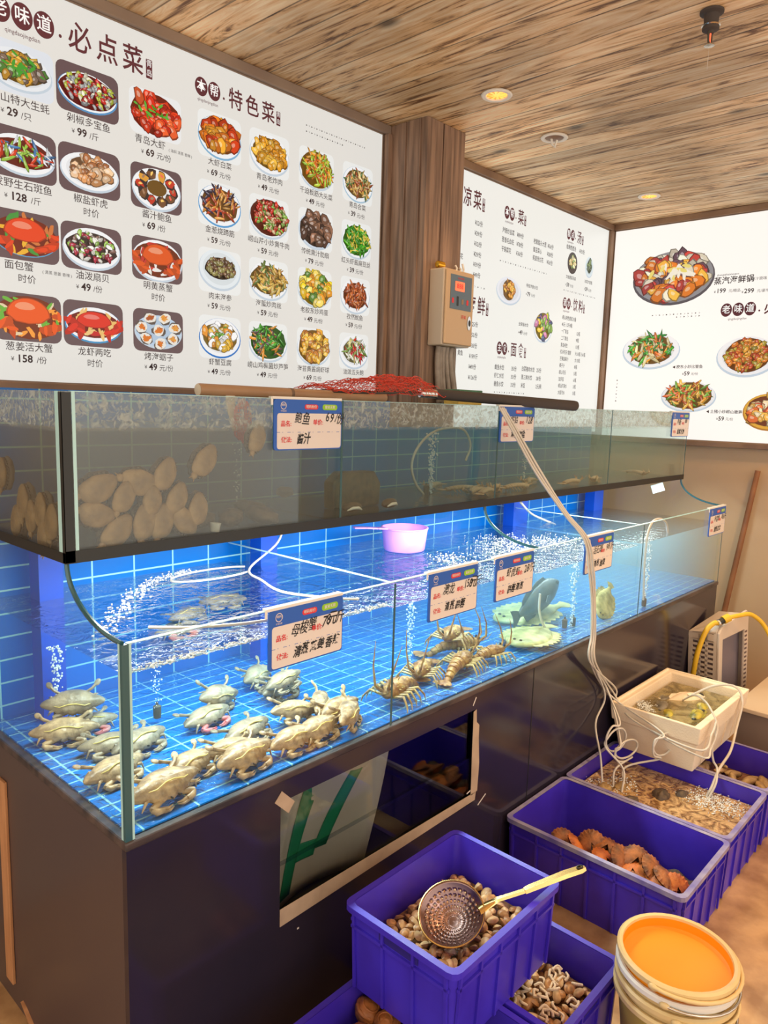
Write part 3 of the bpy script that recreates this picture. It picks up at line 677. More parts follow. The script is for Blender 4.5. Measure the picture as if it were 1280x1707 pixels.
rows(765, 537, 628, [], 784, ['¥25/份','¥55/份','¥38/份','¥199/斤','¥49/份','¥126/份'])
rows(762, 426, 427, ['豆花']); rows(762, 588, 589, ['黄鱼'])
dots2(786, 476, 812, 483)
head2(845, 354, '本帮', '菜', .050, .80)
rows(837, 383, 415, ['海肠炒韭菜','葱香毛血旺','干锅菜花'], 862, ['¥89/份','¥78/份','¥36/份'])
rows(889, 402, 430, ['老醋蜇头大葱','蜜豆菜心','蚝皇西兰花'], 913, ['¥56/份','¥28/份','¥36/份'])
dots2(834, 435, 914, 457)
pic2(848, 484, .245, .17, [(226,150,40),(240,180,60),(206,120,40)], 11, plate=(236,238,244), fw=.45, fh=.6, n=34, style='bits', pw=.92, ph=.8)
cap2(877, 476, '特色海胆水饺', '79')
pic2(905, 545, .20, .17, [(240,200,50),(70,80,120),(140,180,70),(200,120,160)], 12, plate=(246,246,248), fw=.84, fh=.86, n=40, ph=.96)
cap2(864, 540, '全家福水饺', '49')
head2(832, 580, '主食', '面食', .052, .80)
rows(824, 612, 640, ['鲅鱼水饺','虾仁水饺','墨鱼水饺'], 852, ['35/份','35/份','35/份'])
rows(869, 615, 643, ['白菜猪肉水饺','黑三鲜水饺','米饭'], 894, ['25/份','28/份','2元/碗'])
dots2(824, 653, 876, 657)
head2(948, 390, '靓点', '汤', .048, .80)
rows(944, 411, 412, ['蛤蜊疙瘩汤'], 966, ['¥35/份'])
pic2(954, 438, .115, .125, [(240,226,170),(230,200,120),(120,150,80)], 13, plate=(74,64,62), rim=(50,44,44), fw=.62, fh=.5, n=22, ph=.94)
pic2(982, 445, .10, .13, [(110,130,70),(160,180,110),(80,90,60)], 14, plate=(220,234,238), fw=.5, fh=.6, n=20, ph=.9)
cap2(943, 461, '文蛤菌菇豆腐', '59'); cap2(974, 469, '冰花炖雪梨', '59')
dots2(940, 484, 994, 497)
head2(941, 505, '酒水', '饮料', .050, .78)
rows(937, 529, 655, ['崂山特色原浆大桶','45元（2升/桶）','一厂青岛','二厂青岛','青岛纯生','红冰可乐 雪碧','芒果盖果汁','椰子汁','崂山可乐','加多宝','崂山矿泉水','大窑汽水'],
     962, ['','','12/瓶','9/瓶','15/瓶','大10/瓶 小6/瓶','大15/瓶','8/瓶','5/瓶','6/瓶','3/瓶','5/瓶'], .026)
# ---- board three: on the right wall
F3 = Face((WX-.032, .0880, -.1016), (0, -KW, 0), (0, 0, KW))
b3, G3 = board('menu_board', 'lit white menu board on the right wall with a big seafood pot', F3, -.828, 1.7, 1.380, BZ1-.004, L(250, 245, 238), .97)
def on3(px, py):
    q = at(px, py, 'X', WX-.032); return (.0880-q.y)/KW, (q.z+.1016)/KW
def pic3(x0, y0, x1, y1, pal, seed, **kw):
    a = on3(x0, (y0+y1)/2); b = on3(x1, (y0+y1)/2); c = on3((x0+x1)/2, y0); d = on3((x0+x1)/2, y1)
    return dish(G3, b3, (a[0]+b[0])/2, (c[1]+d[1])/2, b[0]-a[0], c[1]-d[1], pal, seed, **kw)
pic3(1056, 402, 1192, 512, [(236,130,40),(246,180,70),(200,70,60),(240,226,200),(110,80,90)], 31, plate=(150,146,148), rim=(92,84,88), style='chunk', n=90, fw=.90, fh=.66, ph=.82, pw=1.0, dy=-.04, garnish=[(240,220,120),(250,240,220)])
pic3(1036, 548, 1136, 616, [(226,150,40),(80,170,50),(230,120,50),(60,140,60),(240,220,160)], 32, plate=(248,246,246), fw=.72, fh=.72, style='long', n=90, dy=-.02, ph=.9)
pic3(1100, 632, 1196, 688, [(220,150,50),(120,170,60),(214,100,50),(230,180,80)], 33, plate=(240,238,238), fw=.80, fh=.8, style='long', n=90, ph=.92)
pic3(1192, 556, 1300, 630, [(214,120,40),(230,160,60),(170,150,50),(200,80,40)], 34, plate=(246,244,244), fw=.70, fh=.78, style='bits', n=150, ph=.92)
pic3(1236, 652, 1330, 720, [(226,110,50),(240,180,80),(210,80,60),(246,220,170)], 35, plate=(226,170,60), rim=(180,120,40), fw=.84, fh=.76, style='chunk', n=60, ph=.92)
pic3(1290, 430, 1420, 540, [(226,110,50),(240,180,80),(100,160,60)], 36, plate=(246,244,244), style='chunk')
mb = MB(); u, v = on3(1190, 470); G3.text(mb, '蒸汽海鲜锅', u, v, .042, .014, 'LEFT')
u, v = on3(1248, 466); G3.text(mb, '( 原汁原味 )', u, v, .02, 0, 'LEFT')
u, v = on3(1195, 461); G3.text(mb, 'zhengqihaixianguo', u, v+.006, .016, 0, 'LEFT')
for px, pr, un_ in ((1190, '199', '元/精品'), (1236, '299', '元/豪华')):
    u, v = on3(px, 486); G3.text(mb, '¥', u, v-.004, .018, 0, 'LEFT'); G3.text(mb, pr, u+.013, v, .034, .02, 'LEFT'); G3.text(mb, un_, u+.078, v-.004, .019, 0, 'LEFT')
mb.build('caption', MT['ink'], b3)
u, v = on3(1209, 517); heading(G3, b3, u+.005, v, '老味道', '必点菜', .058, .92)
for px, py, nm, pr in ((1122, 612, '胶东小炒比管鱼', '59'), (1178, 686, '土猪小炒崂山嫩笋', '59')):
    u, v = on3(px, py); mb = MB(); G3.shape(mb, [(.012, .009), (-.004, 0), (.012, -.009)], u, v)
    G3.text(mb, nm, u+.018, v, .0215, .012, 'LEFT'); G3.text(mb, '¥', u+.055, v-.040, .018, 0, 'LEFT'); G3.text(mb, pr, u+.066, v-.038, .032, .02, 'LEFT'); G3.text(mb, '元/份', u+.105, v-.040, .018, 0, 'LEFT')
    mb.build('caption', MT['ink'], b3)
for (x0, x1, py) in ((1088, 1172, 525), (1128, 1172, 530)):
    a = on3(x0, py); b_ = on3(x1, py-4); dotted(G3, b3, a[0], b_[0], b_[1], .02, .006)
a = on3(1029, 634); c = on3(1027, 674); dotted(G3, b3, a[0], a[0], a[1], .02, .006, v1=c[1])
# ------------------------------------------------------------------ the cabinet under the tanks
TL = 3.49; ZB, ZF, ZT = .600, .62, 1.040       # cabinet top, tank floor, lower tank rim
UY, UZ0, UZ1 = .235, 1.177, 1.533              # upper tank: front plane, bottom, rim
cab = thing('display_cabinet', 'long black laminate cabinet carrying the glass seafood tanks', 'cabinet', (0, 0, 0))   # modelled in room coordinates
HX0, HX1, HZ0, HZ1 = .408, 1.235, .215, .545   # the hatch opening in its front
fp = MB()
for (x0, z0, x1, z1) in ((0, FLR, HX0, ZB), (HX1, FLR, TL, ZB), (HX0, FLR, HX1, HZ0), (HX0, HZ1, HX1, ZB)):
    fp.box(x0, .0, z0, x1, .018, z1)
fp.build('front_panel', MT['black'], cab)
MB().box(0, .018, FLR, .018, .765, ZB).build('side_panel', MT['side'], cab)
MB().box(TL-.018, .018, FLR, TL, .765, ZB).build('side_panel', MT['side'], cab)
MB().box(.018, .745, FLR, TL-.018, .763, ZB-.02).build('rear_panel', MT['cabin'], cab)
MB().box(.018, .018, ZB-.02, TL-.018, .765, ZB).build('top_panel', MT['black'], cab)
MB().box(.018, .018, .08, TL-.018, .745, .10).build('bottom_shelf', MT['cabin'], cab)
MB().box(-.004, -.006, ZB, TL+.004, .77, ZF).build('top_rail', MT['rail'], cab, bevel=.004)
MB().box(1.585, -.0012, FLR+.02, 1.589, .0, ZB-.004).build('panel_joint', MT['seal'], cab)
tag(MB().box(-.009, .630, -.085, -.0002, .676, .508).build('wooden_batten', MT['batten'], cab, bevel=.002), 'pale wooden batten fixed upright on the end panel')
MB().prism([(-.008, .560, -.115), (-.008, .585, -.108), (-.008, .52, -.15), (-.008, .49, -.15)], (.0078, 0, 0)).build('wood_strip', MT['batten'], cab)
hp = MB().box(HX0, .004, HZ0, HX1, .008, HZ0+.165).build('hatch_pane', MT['pane'], cab)
MB().box(HX0, .010, HZ0+.150, HX1, .014, HZ1).build('hatch_pane', MT['pane'], cab)  # second pane added so its edge draws the line of a reflection
tp = MB().add([(HX0, -.0015, HZ0-.008), (HX1+.012, -.0015, HZ0+.006), (HX1+.016, -.0015, HZ0+.034), (HX0, -.0015, HZ0+.040)], [(0, 1, 2, 3)])
tag(tp.build('tape_strip', MT['tape'], cab, solid=.001), 'long tan tape along the hatch bottom')
tv = [(1.222, .245), (1.258, .250), (1.262, .35), (1.252, .44), (1.252, .485), (1.236, .50), (1.232, .545), (1.216, .54), (1.218, .4)]
tag(MB().add([(x, -.0015, z) for x, z in tv], [tuple(range(len(tv)))]).build('tape_strip', MT['tape'], cab, solid=.001), 'upright torn tan tape beside the hatch')
tag(MB().add([(x, -.0015, z) for x, z in ((.388, .552), (.410, .575), (.452, .532), (.432, .508))], [(0, 1, 2, 3)]).build('tape_strip', MT['tape'], cab, solid=.001), 'short slanted scrap of tape at the hatch corner')
for (x, z, a, l) in ((1.29, .205, .5, .05), (1.22, .575, 1.0, .03), (.47, .17, .0, .006), (1.21, .262, .2, .02)):
    d = Vector((math.cos(a), 0, math.sin(a)))*l/2; c = Vector((x, -.0008, z)); nn = Vector((-math.sin(a), 0, math.cos(a)))*.0022
    MB().add([c-d-nn, c+d-nn, c+d+nn, c-d+nn], [(0, 1, 2, 3)]).build('paint_chip', MT['tagwhite'], cab, solid=.0006)
# the sack that can be seen through the hatch
bg = thing('packing_sack', 'white packing sack with green print seen through the cabinet hatch', 'sack', (.62, .14, .10))
def sackp(u, v):
    x = -.17+.40*u; z = .02+.40*v
    return (x*(1-.25*v)+.12*v, .05*math.sin(3*u+1.5*v)+.02*math.sin(9*u)*v, z*(1-.12*math.sin(PI*u)*v))
MB().grid(sackp, 14, 12).build('sack_body', MT['bag'], bg, smooth=60, solid=.05)
for (u0, u1, v0, v1) in ((.16, .28, .05, .9), (.28, .46, .25, .38), (.44, .56, .3, .98)):
    MB().grid(lambda a, b: tuple(Vector(sackp(u0+(u1-u0)*a+.1*b*(v1-.5), v0+(v1-v0)*b))+Vector((0, -.028, 0))), 4, 10).build('green_stripe', MT['baggreen'], bg, smooth=60, solid=.002)

# ------------------------------------------------------------------ blue posts that carry the upper tank
PL = ['blue painted post under the upper tank near its left end', 'blue painted post behind the first water hose', 'blue painted post in the third compartment of the lower tank', 'blue painted post at the right end of the tiled wall']
for (xa, xb), l in zip(posts, PL):
    t = tag(MB().box(xa, .66, ZF+.004, xb, .72, UZ0-.013).build('support_post', MT['post']), l, 'post', 'posts under the upper tank')

# ------------------------------------------------------------------ the two tanks
G_ = .010
def curved_side(x, y0=0.0, yb=.772):
    """side pane of the lower tank: its front top corner is swept up in a hollow curve to the upper tank"""
    pts = [(y0, ZF+.001), (y0, ZT)]
    for i in range(1, 15):
        a = PI/2*i/14
        pts.append((y0 + UY*math.sin(a)**1.0*(1-.0) , ZT + (UZ0-.014-ZT)*(1-math.cos(a))))
    pts += [(yb, UZ0-.014), (yb, ZF+.001)]
    return MB().prism([(x, y, z) for y, z in pts], (G_, 0, 0)), pts
lt = thing('seafood_tank', 'long lower glass tank with blue tiled floor holding crabs, lobsters and fish', 'fish tank', (0, 0, 0))
MB().box(0, 0, ZF+.001, TL, G_, ZT).build('front_pane', MT['glass'], lt)
parts_x = (.805, 1.572, 2.45)
pale = MB()
def seal(mb): return mb.build('corner_seal', MT['edge'], lt, smooth=40)
for x in (0.0, 1.572, TL-G_):
    mb, pts = curved_side(x, G_); mb.build('side_pane', MT['glass'], lt)
    cur = [(x+G_/2, max(y, .004), z) for y, z in pts[1:16]]
    seal(MB().tube(cur, .0055, 6))
for x in (.805, 2.45):
    MB().box(x, G_, ZF+.001, x+.008, .772, ZT-.004).build('divider_pane', MT['glass'], lt)
    seal(MB().box(x, .0005-.001, ZF+.001, x+.008, 0, ZT-.004))
    MB().box(x-.001, G_, ZT-.005, x+.009, .772, ZT-.003).build('polished_rim', MT['edge_lit'], lt)
seal(MB().box(-.0012, -.0012, ZF, .014, -.0002, ZT).box(-.0012, -.0002, ZF, -.0002, .008, ZT))
for q_ in ((.0142, -.0010, .0195, -.0002), (-.0010, .0082, -.0002, .016)):
    MB().box(q_[0], q_[1], ZF, q_[2], q_[3], ZT).build('polished_edge', MT['edge_lit'], lt)
seal(MB().box(TL-.006, -.0012, ZF, TL+.001, -.0002, ZT))
pale.box(.012, -.0006, ZT-.0005, TL, .010, ZT+.0012)
pale.build('polished_rim', MT['edge_lit'], lt)
MB().box(.018, .012, ZF+.001, TL-.012, .772, ZF+.005).build('tiled_floor', MT['tile_floor'], lt)
ut = thing('seafood_tank', 'long upper glass tank of murky water with abalones on its glass', 'fish tank', (0, 0, UZ0))
z0, z1 = UZ0-UZ0, UZ1-UZ0
def upart(mb, name, m, **k):
    mb.v = [(x, y, z-UZ0) for x, y, z in mb.v]; return mb.build(name, MT[m], ut, **k)
upart(MB().box(0, UY, UZ0, TL, UY+G_, UZ1), 'front_pane', 'glass_up')
upart(MB().box(0, UY+G_, UZ0, G_, .772, UZ1), 'side_pane', 'glass_up')
upart(MB().box(TL-G_, UY+G_, UZ0, TL, .772, UZ1), 'side_pane', 'glass_up')
for x in (.815, 1.62, 2.549): upart(MB().box(x, UY+G_, UZ0, x+.008, .772, UZ1-.003), 'divider_pane', 'glass')
upart(MB().box(.002, UY+.002, UZ0-.012, TL-.002, .772, UZ0), 'base_pane', 'seal')
for q_ in ((.0215, UY-.0010, .029, UY-.0002), (-.0010, UY+.0125, -.0002, UY+.030)):
    upart(MB().box(q_[0], q_[1], UZ0+.010, q_[2], q_[3], UZ1), 'polished_edge', 'edge_lit')
sl = MB(); sl.box(-.0015, UY-.0015, UZ0-.012, .020, UY-.0002, UZ1-.002); sl.box(-.0015, UY-.0015, UZ0-.012, -.0002, UY+.012, UZ1-.002)
sl.box(-.0015, UY-.0015, UZ0-.014, TL, UY-.0002, UZ0+.014); sl.box(-.0015, UY, UZ0-.014, -.0002, .772, UZ0+.010)
upart(sl, 'black_seal', 'seal')
for x in (.815, 1.62, 2.549, TL-.012): upart(MB().box(x, UY-.001, UZ0+.012, x+.008, UY-.0002, UZ1), 'corner_seal', 'edge')
upart(MB().box(.02, UY-.0005, UZ1-.0005, TL, UY+G_, UZ1+.001), 'polished_rim', 'edge_lit')
for x in (.46, 1.2, 1.95, 3.0): upart(MB().box(x-.03, UY+G_, UZ1-.009, x+.03, .772, UZ1-.001), 'cross_brace', 'glass')

# water, one body to each compartment
def wbox(name, label, x0, x1, y0, y1, z0, z1, m, n=0):
    mb = MB().box(x0, y0, z0, x1, y1, z1)
    return tag(mb.build('water', m), label, 'water', None, 'stuff')
WL = [water('clear_sea_water', (.14, .76, .95, 1), .6, (.45, .85, 1.0, 1), .05, 1.2, .6), water('blue_sea_water', (.20, .74, .92, 1), .8, (.45, .85, 1, 1), .10, 1.2, .6),
      water('fresh_sea_water', (.28, .76, .92, 1), .9, (.5, .88, 1, 1), .40, 1.2, .6), water('hazy_sea_water', (.32, .74, .92, 1), 1.0, (.50, .84, 1, 1), .9)]
e = .0015
LW = ((.010, .805, .972), (.813, 1.572, .962), (1.582, 2.45, .945), (2.458, TL-.010, .950))
for (x0, x1, zz), m, l in zip(LW, WL, ('clear blue water around the crabs in the lower tank', 'clear blue water around the lobsters in the lower tank', 'bubbling water around the grouper in the lower tank', 'hazy blue water in the right end of the lower tank')):
    wbox('w', l, x0+e, x1-e, G_+e, .772-e, ZF+.006, zz, m)
WU = [water('murky_water', (.56, .52, .42, 1), 2.4, (.40, .36, .29, 1), 2.4, .8, .12), water('green_water', (.30, .74, .80, 1), 1.0, (.22, .62, .74, 1), .55, .8, .12),
      water('pale_green_water', (.34, .76, .76, 1), 1.0, (.28, .66, .68, 1), .55, .8, .12), water('pale_water', (.50, .78, .70, 1), .9, (.50, .74, .64, 1), .8, .8, .12)]
for (x0, x1), m, l in zip(((.010, .815), (.823, 1.62), (1.628, 2.549), (2.557, TL-.010)), WU, ('murky brown water around the abalones in the upper tank', 'dark green water behind the bubbling hose in the upper tank', 'green water around the prawns in the upper tank', 'pale water in the right end of the upper tank')):
    wbox('w', l, x0+e, x1-e, UY+G_+e, .772-e, UZ0+.001, 1.456, m)
# ------------------------------------------------------------------ ceiling fittings
def downlight(px, py, label, lit=True, tilt=0):
    q = at(px, py, 'Z', CZ); t = thing('downlight', label, 'ceiling light', (q.x, q.y, CZ-.001), (0, 0, .6))
    MB().lathe([(.042, 0), (.058, 0), (.060, -.004), (.056, -.008), (.043, -.007), (.040, -.002), (.042, 0)], 32).build('trim_ring', MT['ring'], t, smooth=40)
    if lit:
        MB().lathe([(.041, -.003), (.040, -.0015), (.020, -.0008), (.001, -.0006)], 24).build('reflector', MT['amber'], t, smooth=40)
        mb = MB()
        for i in range(10):
            a = 2*PI*i/10; mb.poly([(.010*math.cos(a), .010*math.sin(a), -.0035), (.038*math.cos(a+.1), .038*math.sin(a+.1), -.005), (.036*math.cos(a+.36), .036*math.sin(a+.36), -.003)])
        mb.build('reflector_facet', pm('amber_facet', L(236, 150, 40), .25, emis=.75), t)
    else:
        MB().lathe([(.041, -.002), (.036, -.006), (.001, -.009)], 24).build('lamp_face', MT['trim'], t, smooth=40)
        MB().tube([(.0, .012, -.006), (.002, .008, -.03), (.004, -.004, -.042), (.002, -.012, -.012)], .005, 8).build('loose_clip', MT['ring'], t, smooth=50)
    return t
downlight(828, 157, 'lit amber downlight in the planks, largest and nearest the big menu board')
downlight(924, 228, 'unlit downlight with a loose clip between the two lit ones', False)
downlight(1082, 326, 'small lit amber downlight above the far corner of the room')
q = at(1187, 18, 'Z', CZ); t = thing('sprinkler_head', 'dark fire sprinkler head hanging from the plank ceiling', 'sprinkler', (q.x, q.y, CZ-.001))
MB().lathe([(.034, 0), (.034, -.006), (.022, -.010), (.020, -.040), (.024, -.042), (.024, -.052), (.012, -.056), (.010, -.062), (.001, -.062)], 20).build('body', MT['grip'], t, smooth=40)
mb = MB()
for s_ in (-1, 1): mb.tube([(s_*.009, 0, -.058), (s_*.013, 0, -.070), (s_*.010, 0, -.086), (0, 0, -.092)], .003, 6)
mb.build('yoke_arms', MT['stone'], t, smooth=50)
MB().tube([(0, 0, -.06), (0, 0, -.09)], .0035, 8).build('bulb', MT['led'], t, smooth=50)
MB().lathe([(.001, -.092), (.014, -.093), (.015, -.096), (.001, -.097)], 14).build('deflector', MT['steel'], t, smooth=40)
MB().lathe([(.022, -.038), (.027, -.041), (.022, -.045)], 16).build('collar', MT['steel'], t, smooth=40)
MB().tube([(0, 0, -.097), (.002, .001, -.16)], .0006, 5).build('string', MT['hose'], t)

# ------------------------------------------------------------------ price tags hung on the panes
def price_tag(label, x0, x1, zt, yp, h, name, price, how, rot=0, light=1):
    w_ = x1-x0
    t = thing('price_tag', label, 'price tag', ((x0+x1)/2, yp-.0022, zt), group='price tags on the tanks')
    F = Face((0, 0, 0), (1, 0, 0), (0, 0, 1)); k = w_/.245
    pts = rrect(w_, h, .010); mb = MB(); mb.prism([(x, -.0016, z-h/2-.004) for x, z in pts], (0, .0030, 0))
    mb.build('card', MT['tagblue'], t)
    F2 = Face((0, -.0018, -h/2-.004), (1, 0, 0), (0, 0, 1))
    mb = MB(); F2.shape(mb, rrect(w_*.945, h*.705, .008), .004*k, -h*.125, .0002); mb.build('white_field', MT['tagwhite'], t)
    mb = MB(); mb.box(-w_/2-.004, -.0012, -.004, w_/2, .0155, .0028); mb.box(-w_/2-.008, .0005, -.020, -w_/2-.001, .0017, .001); mb.build('hanging_clip', MT['white'], t)
    mb = MB(); F2.shape(mb, rrect(w_*.20, h*.10, h*.05), w_*.03, h*.36, .0004); mb.build('red_badge', MT['red'], t)
    mb = MB(); F2.shape(mb, rrect(w_*.23, h*.115, h*.055), w_*.31, h*.36, .0004); mb.build('green_badge', MT['green'], t)
    mb = MB(); F2.text(mb, '明码标价', w_*.03, h*.36, .0098*k, .012, h=.0008); F2.text(mb, '童叟无欺', w_*.31, h*.36, .0098*k, .012, h=.0008)
    ring = ring_pts(h*.075, h*.075, 20)
    for i in range(20):
        j = (i+1) % 20; mb.add([F2.p(-w_*.37+x*s_, h*.375+y*s_, .0006) for (x, y), s_ in ((ring[i], 1), (ring[j], 1), (ring[j], .84), (ring[i], .84))], [(0, 1, 2, 3)])
    F2.text(mb, '明码', -w_*.37, h*.385, .0075*k, .01, h=.0008); F2.text(mb, '价格监督', -w_*.37, h*.27, .005*k, 0, h=.0008)
    mb.build('badge_lettering', MT['tagwhite'], t)
    mb = MB(); F2.text(mb, '品名:', -w_*.335, .002*k, .0165*k, .018); F2.text(mb, '单价:', w_*.13, .006*k, .0165*k, .018); F2.text(mb, '做法:', -w_*.325, -h*.30, .0165*k, .018)
    mb.build('printed_words', MT['red'], t)
    mb = MB()
    for i in range(13): mb.add([F2.p(-w_*.46+w_*.073*i+a, -h*.145+b, .0006) for a, b in ((0, -.0006), (w_*(.045 if i % 2 == 0 else .012), -.0006), (w_*(.045 if i % 2 == 0 else .012), .0006), (0, .0006))], [(0, 1, 2, 3)])
    mb.build('dashed_line', MT['tagblue'], t)
    mb = MB(); rnd = random.Random(len(label))
    def hand(s_, u, v, size, dx, bold=.0):
        for ch in s_:
            F2.text(mb, ch, u, v+rnd.uniform(-.003, .003), size*rnd.uniform(.92, 1.1), bold, h=.0010, rot=rnd.uniform(-.14, .05), xs=.78, skew=.22); u += dx
    hand(name, -w_*.16, .014*k, .034*k, .028*k, .006)
    hand(price, w_*(.275 if len(price) < 5 else .235), .018*k, .038*k, (.0165 if len(price) < 5 else .0140)*k, .008)
    for i, wd in enumerate(how): hand(wd, -w_*.13+w_*.215*i, -h*.285, .030*k, .0245*k, .024)
    mb.build('handwriting', MT['marker'], t)
    return t
price_tag('large price tag reading 69 on the murky abalone tank', .563, .813, UZ1+.0028, UY, .137, '鲍鱼', '69/份', ['酱汁'])
price_tag('price tag reading 128 on the upper tank right of the dark handle', 1.628, 1.868, UZ1+.0028, UY, .133, '虾姑', '128', ['清蒸', '椒盐'])
price_tag('price tag at the far right end of the upper tank', 3.252, 3.492, UZ1+.0028, UY, .130, '海肠', '88', ['韭菜', '辣炒'])
price_tag('nearest and largest price tag, reading 78, over the crabs', .362, .604, ZT+.0028, 0, .146, '母梭蟹', '78元/斤', ['清蒸', '葱姜', '香辣'])
price_tag('price tag reading 158 above the lobsters', .953, 1.198, ZT+.0028, 0, .146, '澳龙', '158元/斤', ['清蒸', '蒜蓉'])
price_tag('price tag reading 28 just left of the second curved pane', 1.296, 1.532, ZT+.0028, 0, .146, '虾虎虾', '28/只', ['蒜蓉', '清蒸'])
price_tag('price tag partly covered by the bundle of white hoses', 1.905, 2.148, ZT+.0028, 0, .146, '活石斑', '98/斤', ['清蒸', '油泼'])
price_tag('price tag at the far right end of the lower tank', 3.262, 3.502, ZT+.0028, 0, .146, '多宝鱼', '88/斤', ['清蒸', '红烧'])

# ------------------------------------------------------------------ abalones
def make_abalone():
    t = thing('abalone', 'x', 'abalone')          # lies in the x-z plane, foot towards -y
    def fo(d): return 1+.10*math.sin(3*math.atan2(d.z, d.x)+.6)*abs(d.x)
    MB().ell((0, -.004, 0), (.040, .010, .026), 20, 12, fn=fo).build('foot', MT['foot'], t, smooth=80)
    def fs(d): return 1+.05*math.sin(9*math.atan2(d.z, d.x))
    MB().ell((.001, .011, .001), (.044, .013, .030), 24, 12, fn=fs).build('shell', MT['shell'], t, smooth=80)
    mb = MB()
    for i in range(26):
        a = 2*PI*i/26; mb.ell((.0405*math.cos(a), .001, .0275*math.sin(a)), (.0032, .003, .0026), 6, 4)
    mb.build('frill', MT['shell'], t, smooth=80)
    mb = MB(); mb.ell((-.041, -.004, .003), (.009, .006, .008), 10, 6)
    for s_ in (-1, 1): mb.tube([(-.046, -.004, .003+s_*.004), (-.054, -.006, .004+s_*.007)], [.0018, .0008], 5)
    mb.build('head', MT['foot'], t, smooth=80)
    return t
ab = make_abalone(); _ab = []
AB = [(161, 815, 20, 1.22, 'abalone at the upper left of the cluster on the front glass'), (230, 804, -12, 1.2, 'abalone at the top of the cluster on the front glass, lying flat'),
      (273, 792, 60, 1.08, 'abalone highest in the cluster, upright at its upper right'), (340, 769, 50, 1.14, 'single abalone stuck on the front glass above the cluster'),
      (205, 829, 65, 1.0, 'dark abalone in the middle row of the cluster, leftmost'), (252, 835, 80, .96, 'small dark abalone in the middle row of the cluster, centre'),
      (293, 832, 62, 1.06, 'abalone in the middle row of the cluster, rightmost'), (158, 858, -14, 1.1, 'abalone at the lower left of the cluster on the front glass'),
      (194, 886, 42, 1.16, 'abalone lowest in the cluster, slanting'), (239, 871, 82, 1.12, 'upright abalone in the bottom row, left of the two'),
      (269, 870, 74, 1.12, 'upright abalone in the bottom row, right of the two'), (305, 868, -50, 1.06, 'abalone of the bottom row next to the shell with dark edge'),
      (328, 850, 78, 1.08, 'abalone at the right end of the cluster, its dark shell edge showing'), (427, 731, 70, 1.0, 'abalone just under the water line left of the tag reading 69')]
for i, (px, py, rz, s_, lb) in enumerate(AB):
    p = at(px, py, 'Y', UY+G_+.016*s_); o = ab if i == 0 else dup(ab); o['label'] = lb; o['group'] = 'abalones on the glass'
    o.location = (p.x, UY+G_+.0150*s_, p.z); o.scale = (s_, 1.0, s_); o.rotation_euler = (0, -math.radians(rz), 0)
AL = [(42, 838, 82, 1.1, 'abalone on the left end glass, highest of its group'), (31, 869, 80, 1.0, 'abalone on the left end glass, leftmost of its group'), (56, 862, 86, 1.0, 'narrow abalone in the middle of the left end glass'),
      (72, 852, 85, 1.05, 'abalone with curled rim on the left end glass'), (90, 872, 78, 1.1, 'abalone on the left end glass nearest the black corner'), (76, 894, 84, 1.0, 'abalone lowest on the left end glass'), (6, 790, 80, 1.0, 'abalone at the left edge of the photo, high on the end glass')]
for px, py, rz, s_, lb in AL:
    p = at(px, py, 'X', G_+.016*s_); o = dup(ab); o['label'] = lb; o['group'] = 'abalones on the glass'
    o.location = (G_+.0150*s_, p.y, p.z); o.scale = (s_, 1.0, s_); o.rotation_euler = (0, -math.radians(rz), -PI/2)
# dark shells and bits lying on the floor of the upper tank
def bumpy(seed, k=.22):
    def f(d): return 1+k*noise.noise(d*2.2+Vector((seed, seed*.7, 0)))+.07*noise.noise(d*7+Vector((seed, 0, 3)))
    return f
SH = [(180, 905, .045, .40, 'dark shell on the tank floor at the lower left of the abalones'), (235, 903, .05, .30, 'dark shell on the tank floor below the abalones'), (288, 880, .045, .33, 'dark shell on the tank floor right of the two upright abalones'), (330, 885, .05, .36, 'dark flat shell on the tank floor beside the white cap'),
      (385, 862, .05, .34, 'brown shell with orange flesh right of the white cap'), (436, 868, .055, .33, 'open oyster-like shell on the tank floor under the tag reading 69'), (418, 846, .05, .42, 'dark shell behind the open one on the tank floor'), (474, 820, .04, .5, 'round dark shell standing deep in the murky water')]
for i, (px, py, r, yy, lb) in enumerate(SH):
    p = at(px, py, 'Y', yy); t = tag(MB().ell((0, 0, 0), (r, r*.7, r*.42), 16, 10, fn=bumpy(i+1)).build('shell', MT['shell'], smooth=70), lb, 'shell', 'dark shells on the upper tank floor')
    t.location = (p.x, yy, max(p.z, UZ0+r*.42*1.25)); t.rotation_euler = (0, .2, i)
p = at(358, 878, 'Y', .30); t = thing('bottle_cap', 'small white cap lying on the floor of the abalone tank', 'cap', (p.x, .30, UZ0+.004), (0, .1, 0))
MB().lathe([(.001, 0), (.0115, 0), (.0135, .020), (.0145, .020), (.0145, .023), (.011, .023), (.010, .004), (.001, .004)], 20).build('cap_body', MT['white'], t, smooth=40)
p = at(603, 827, 'Y', .40); t = thing('clay_slab', 'dark clay slab standing in the second upper compartment', 'slab', (p.x, .42, UZ0+.002))
MB().prism([(-.11, 0, 0), (.11, 0, 0), (.115, 0, .075), (.085, 0, .118), (-.07, 0, .122), (-.112, 0, .09)], (0, .05, 0)).build('slab_body', MT['shell'], t, bevel=.006)
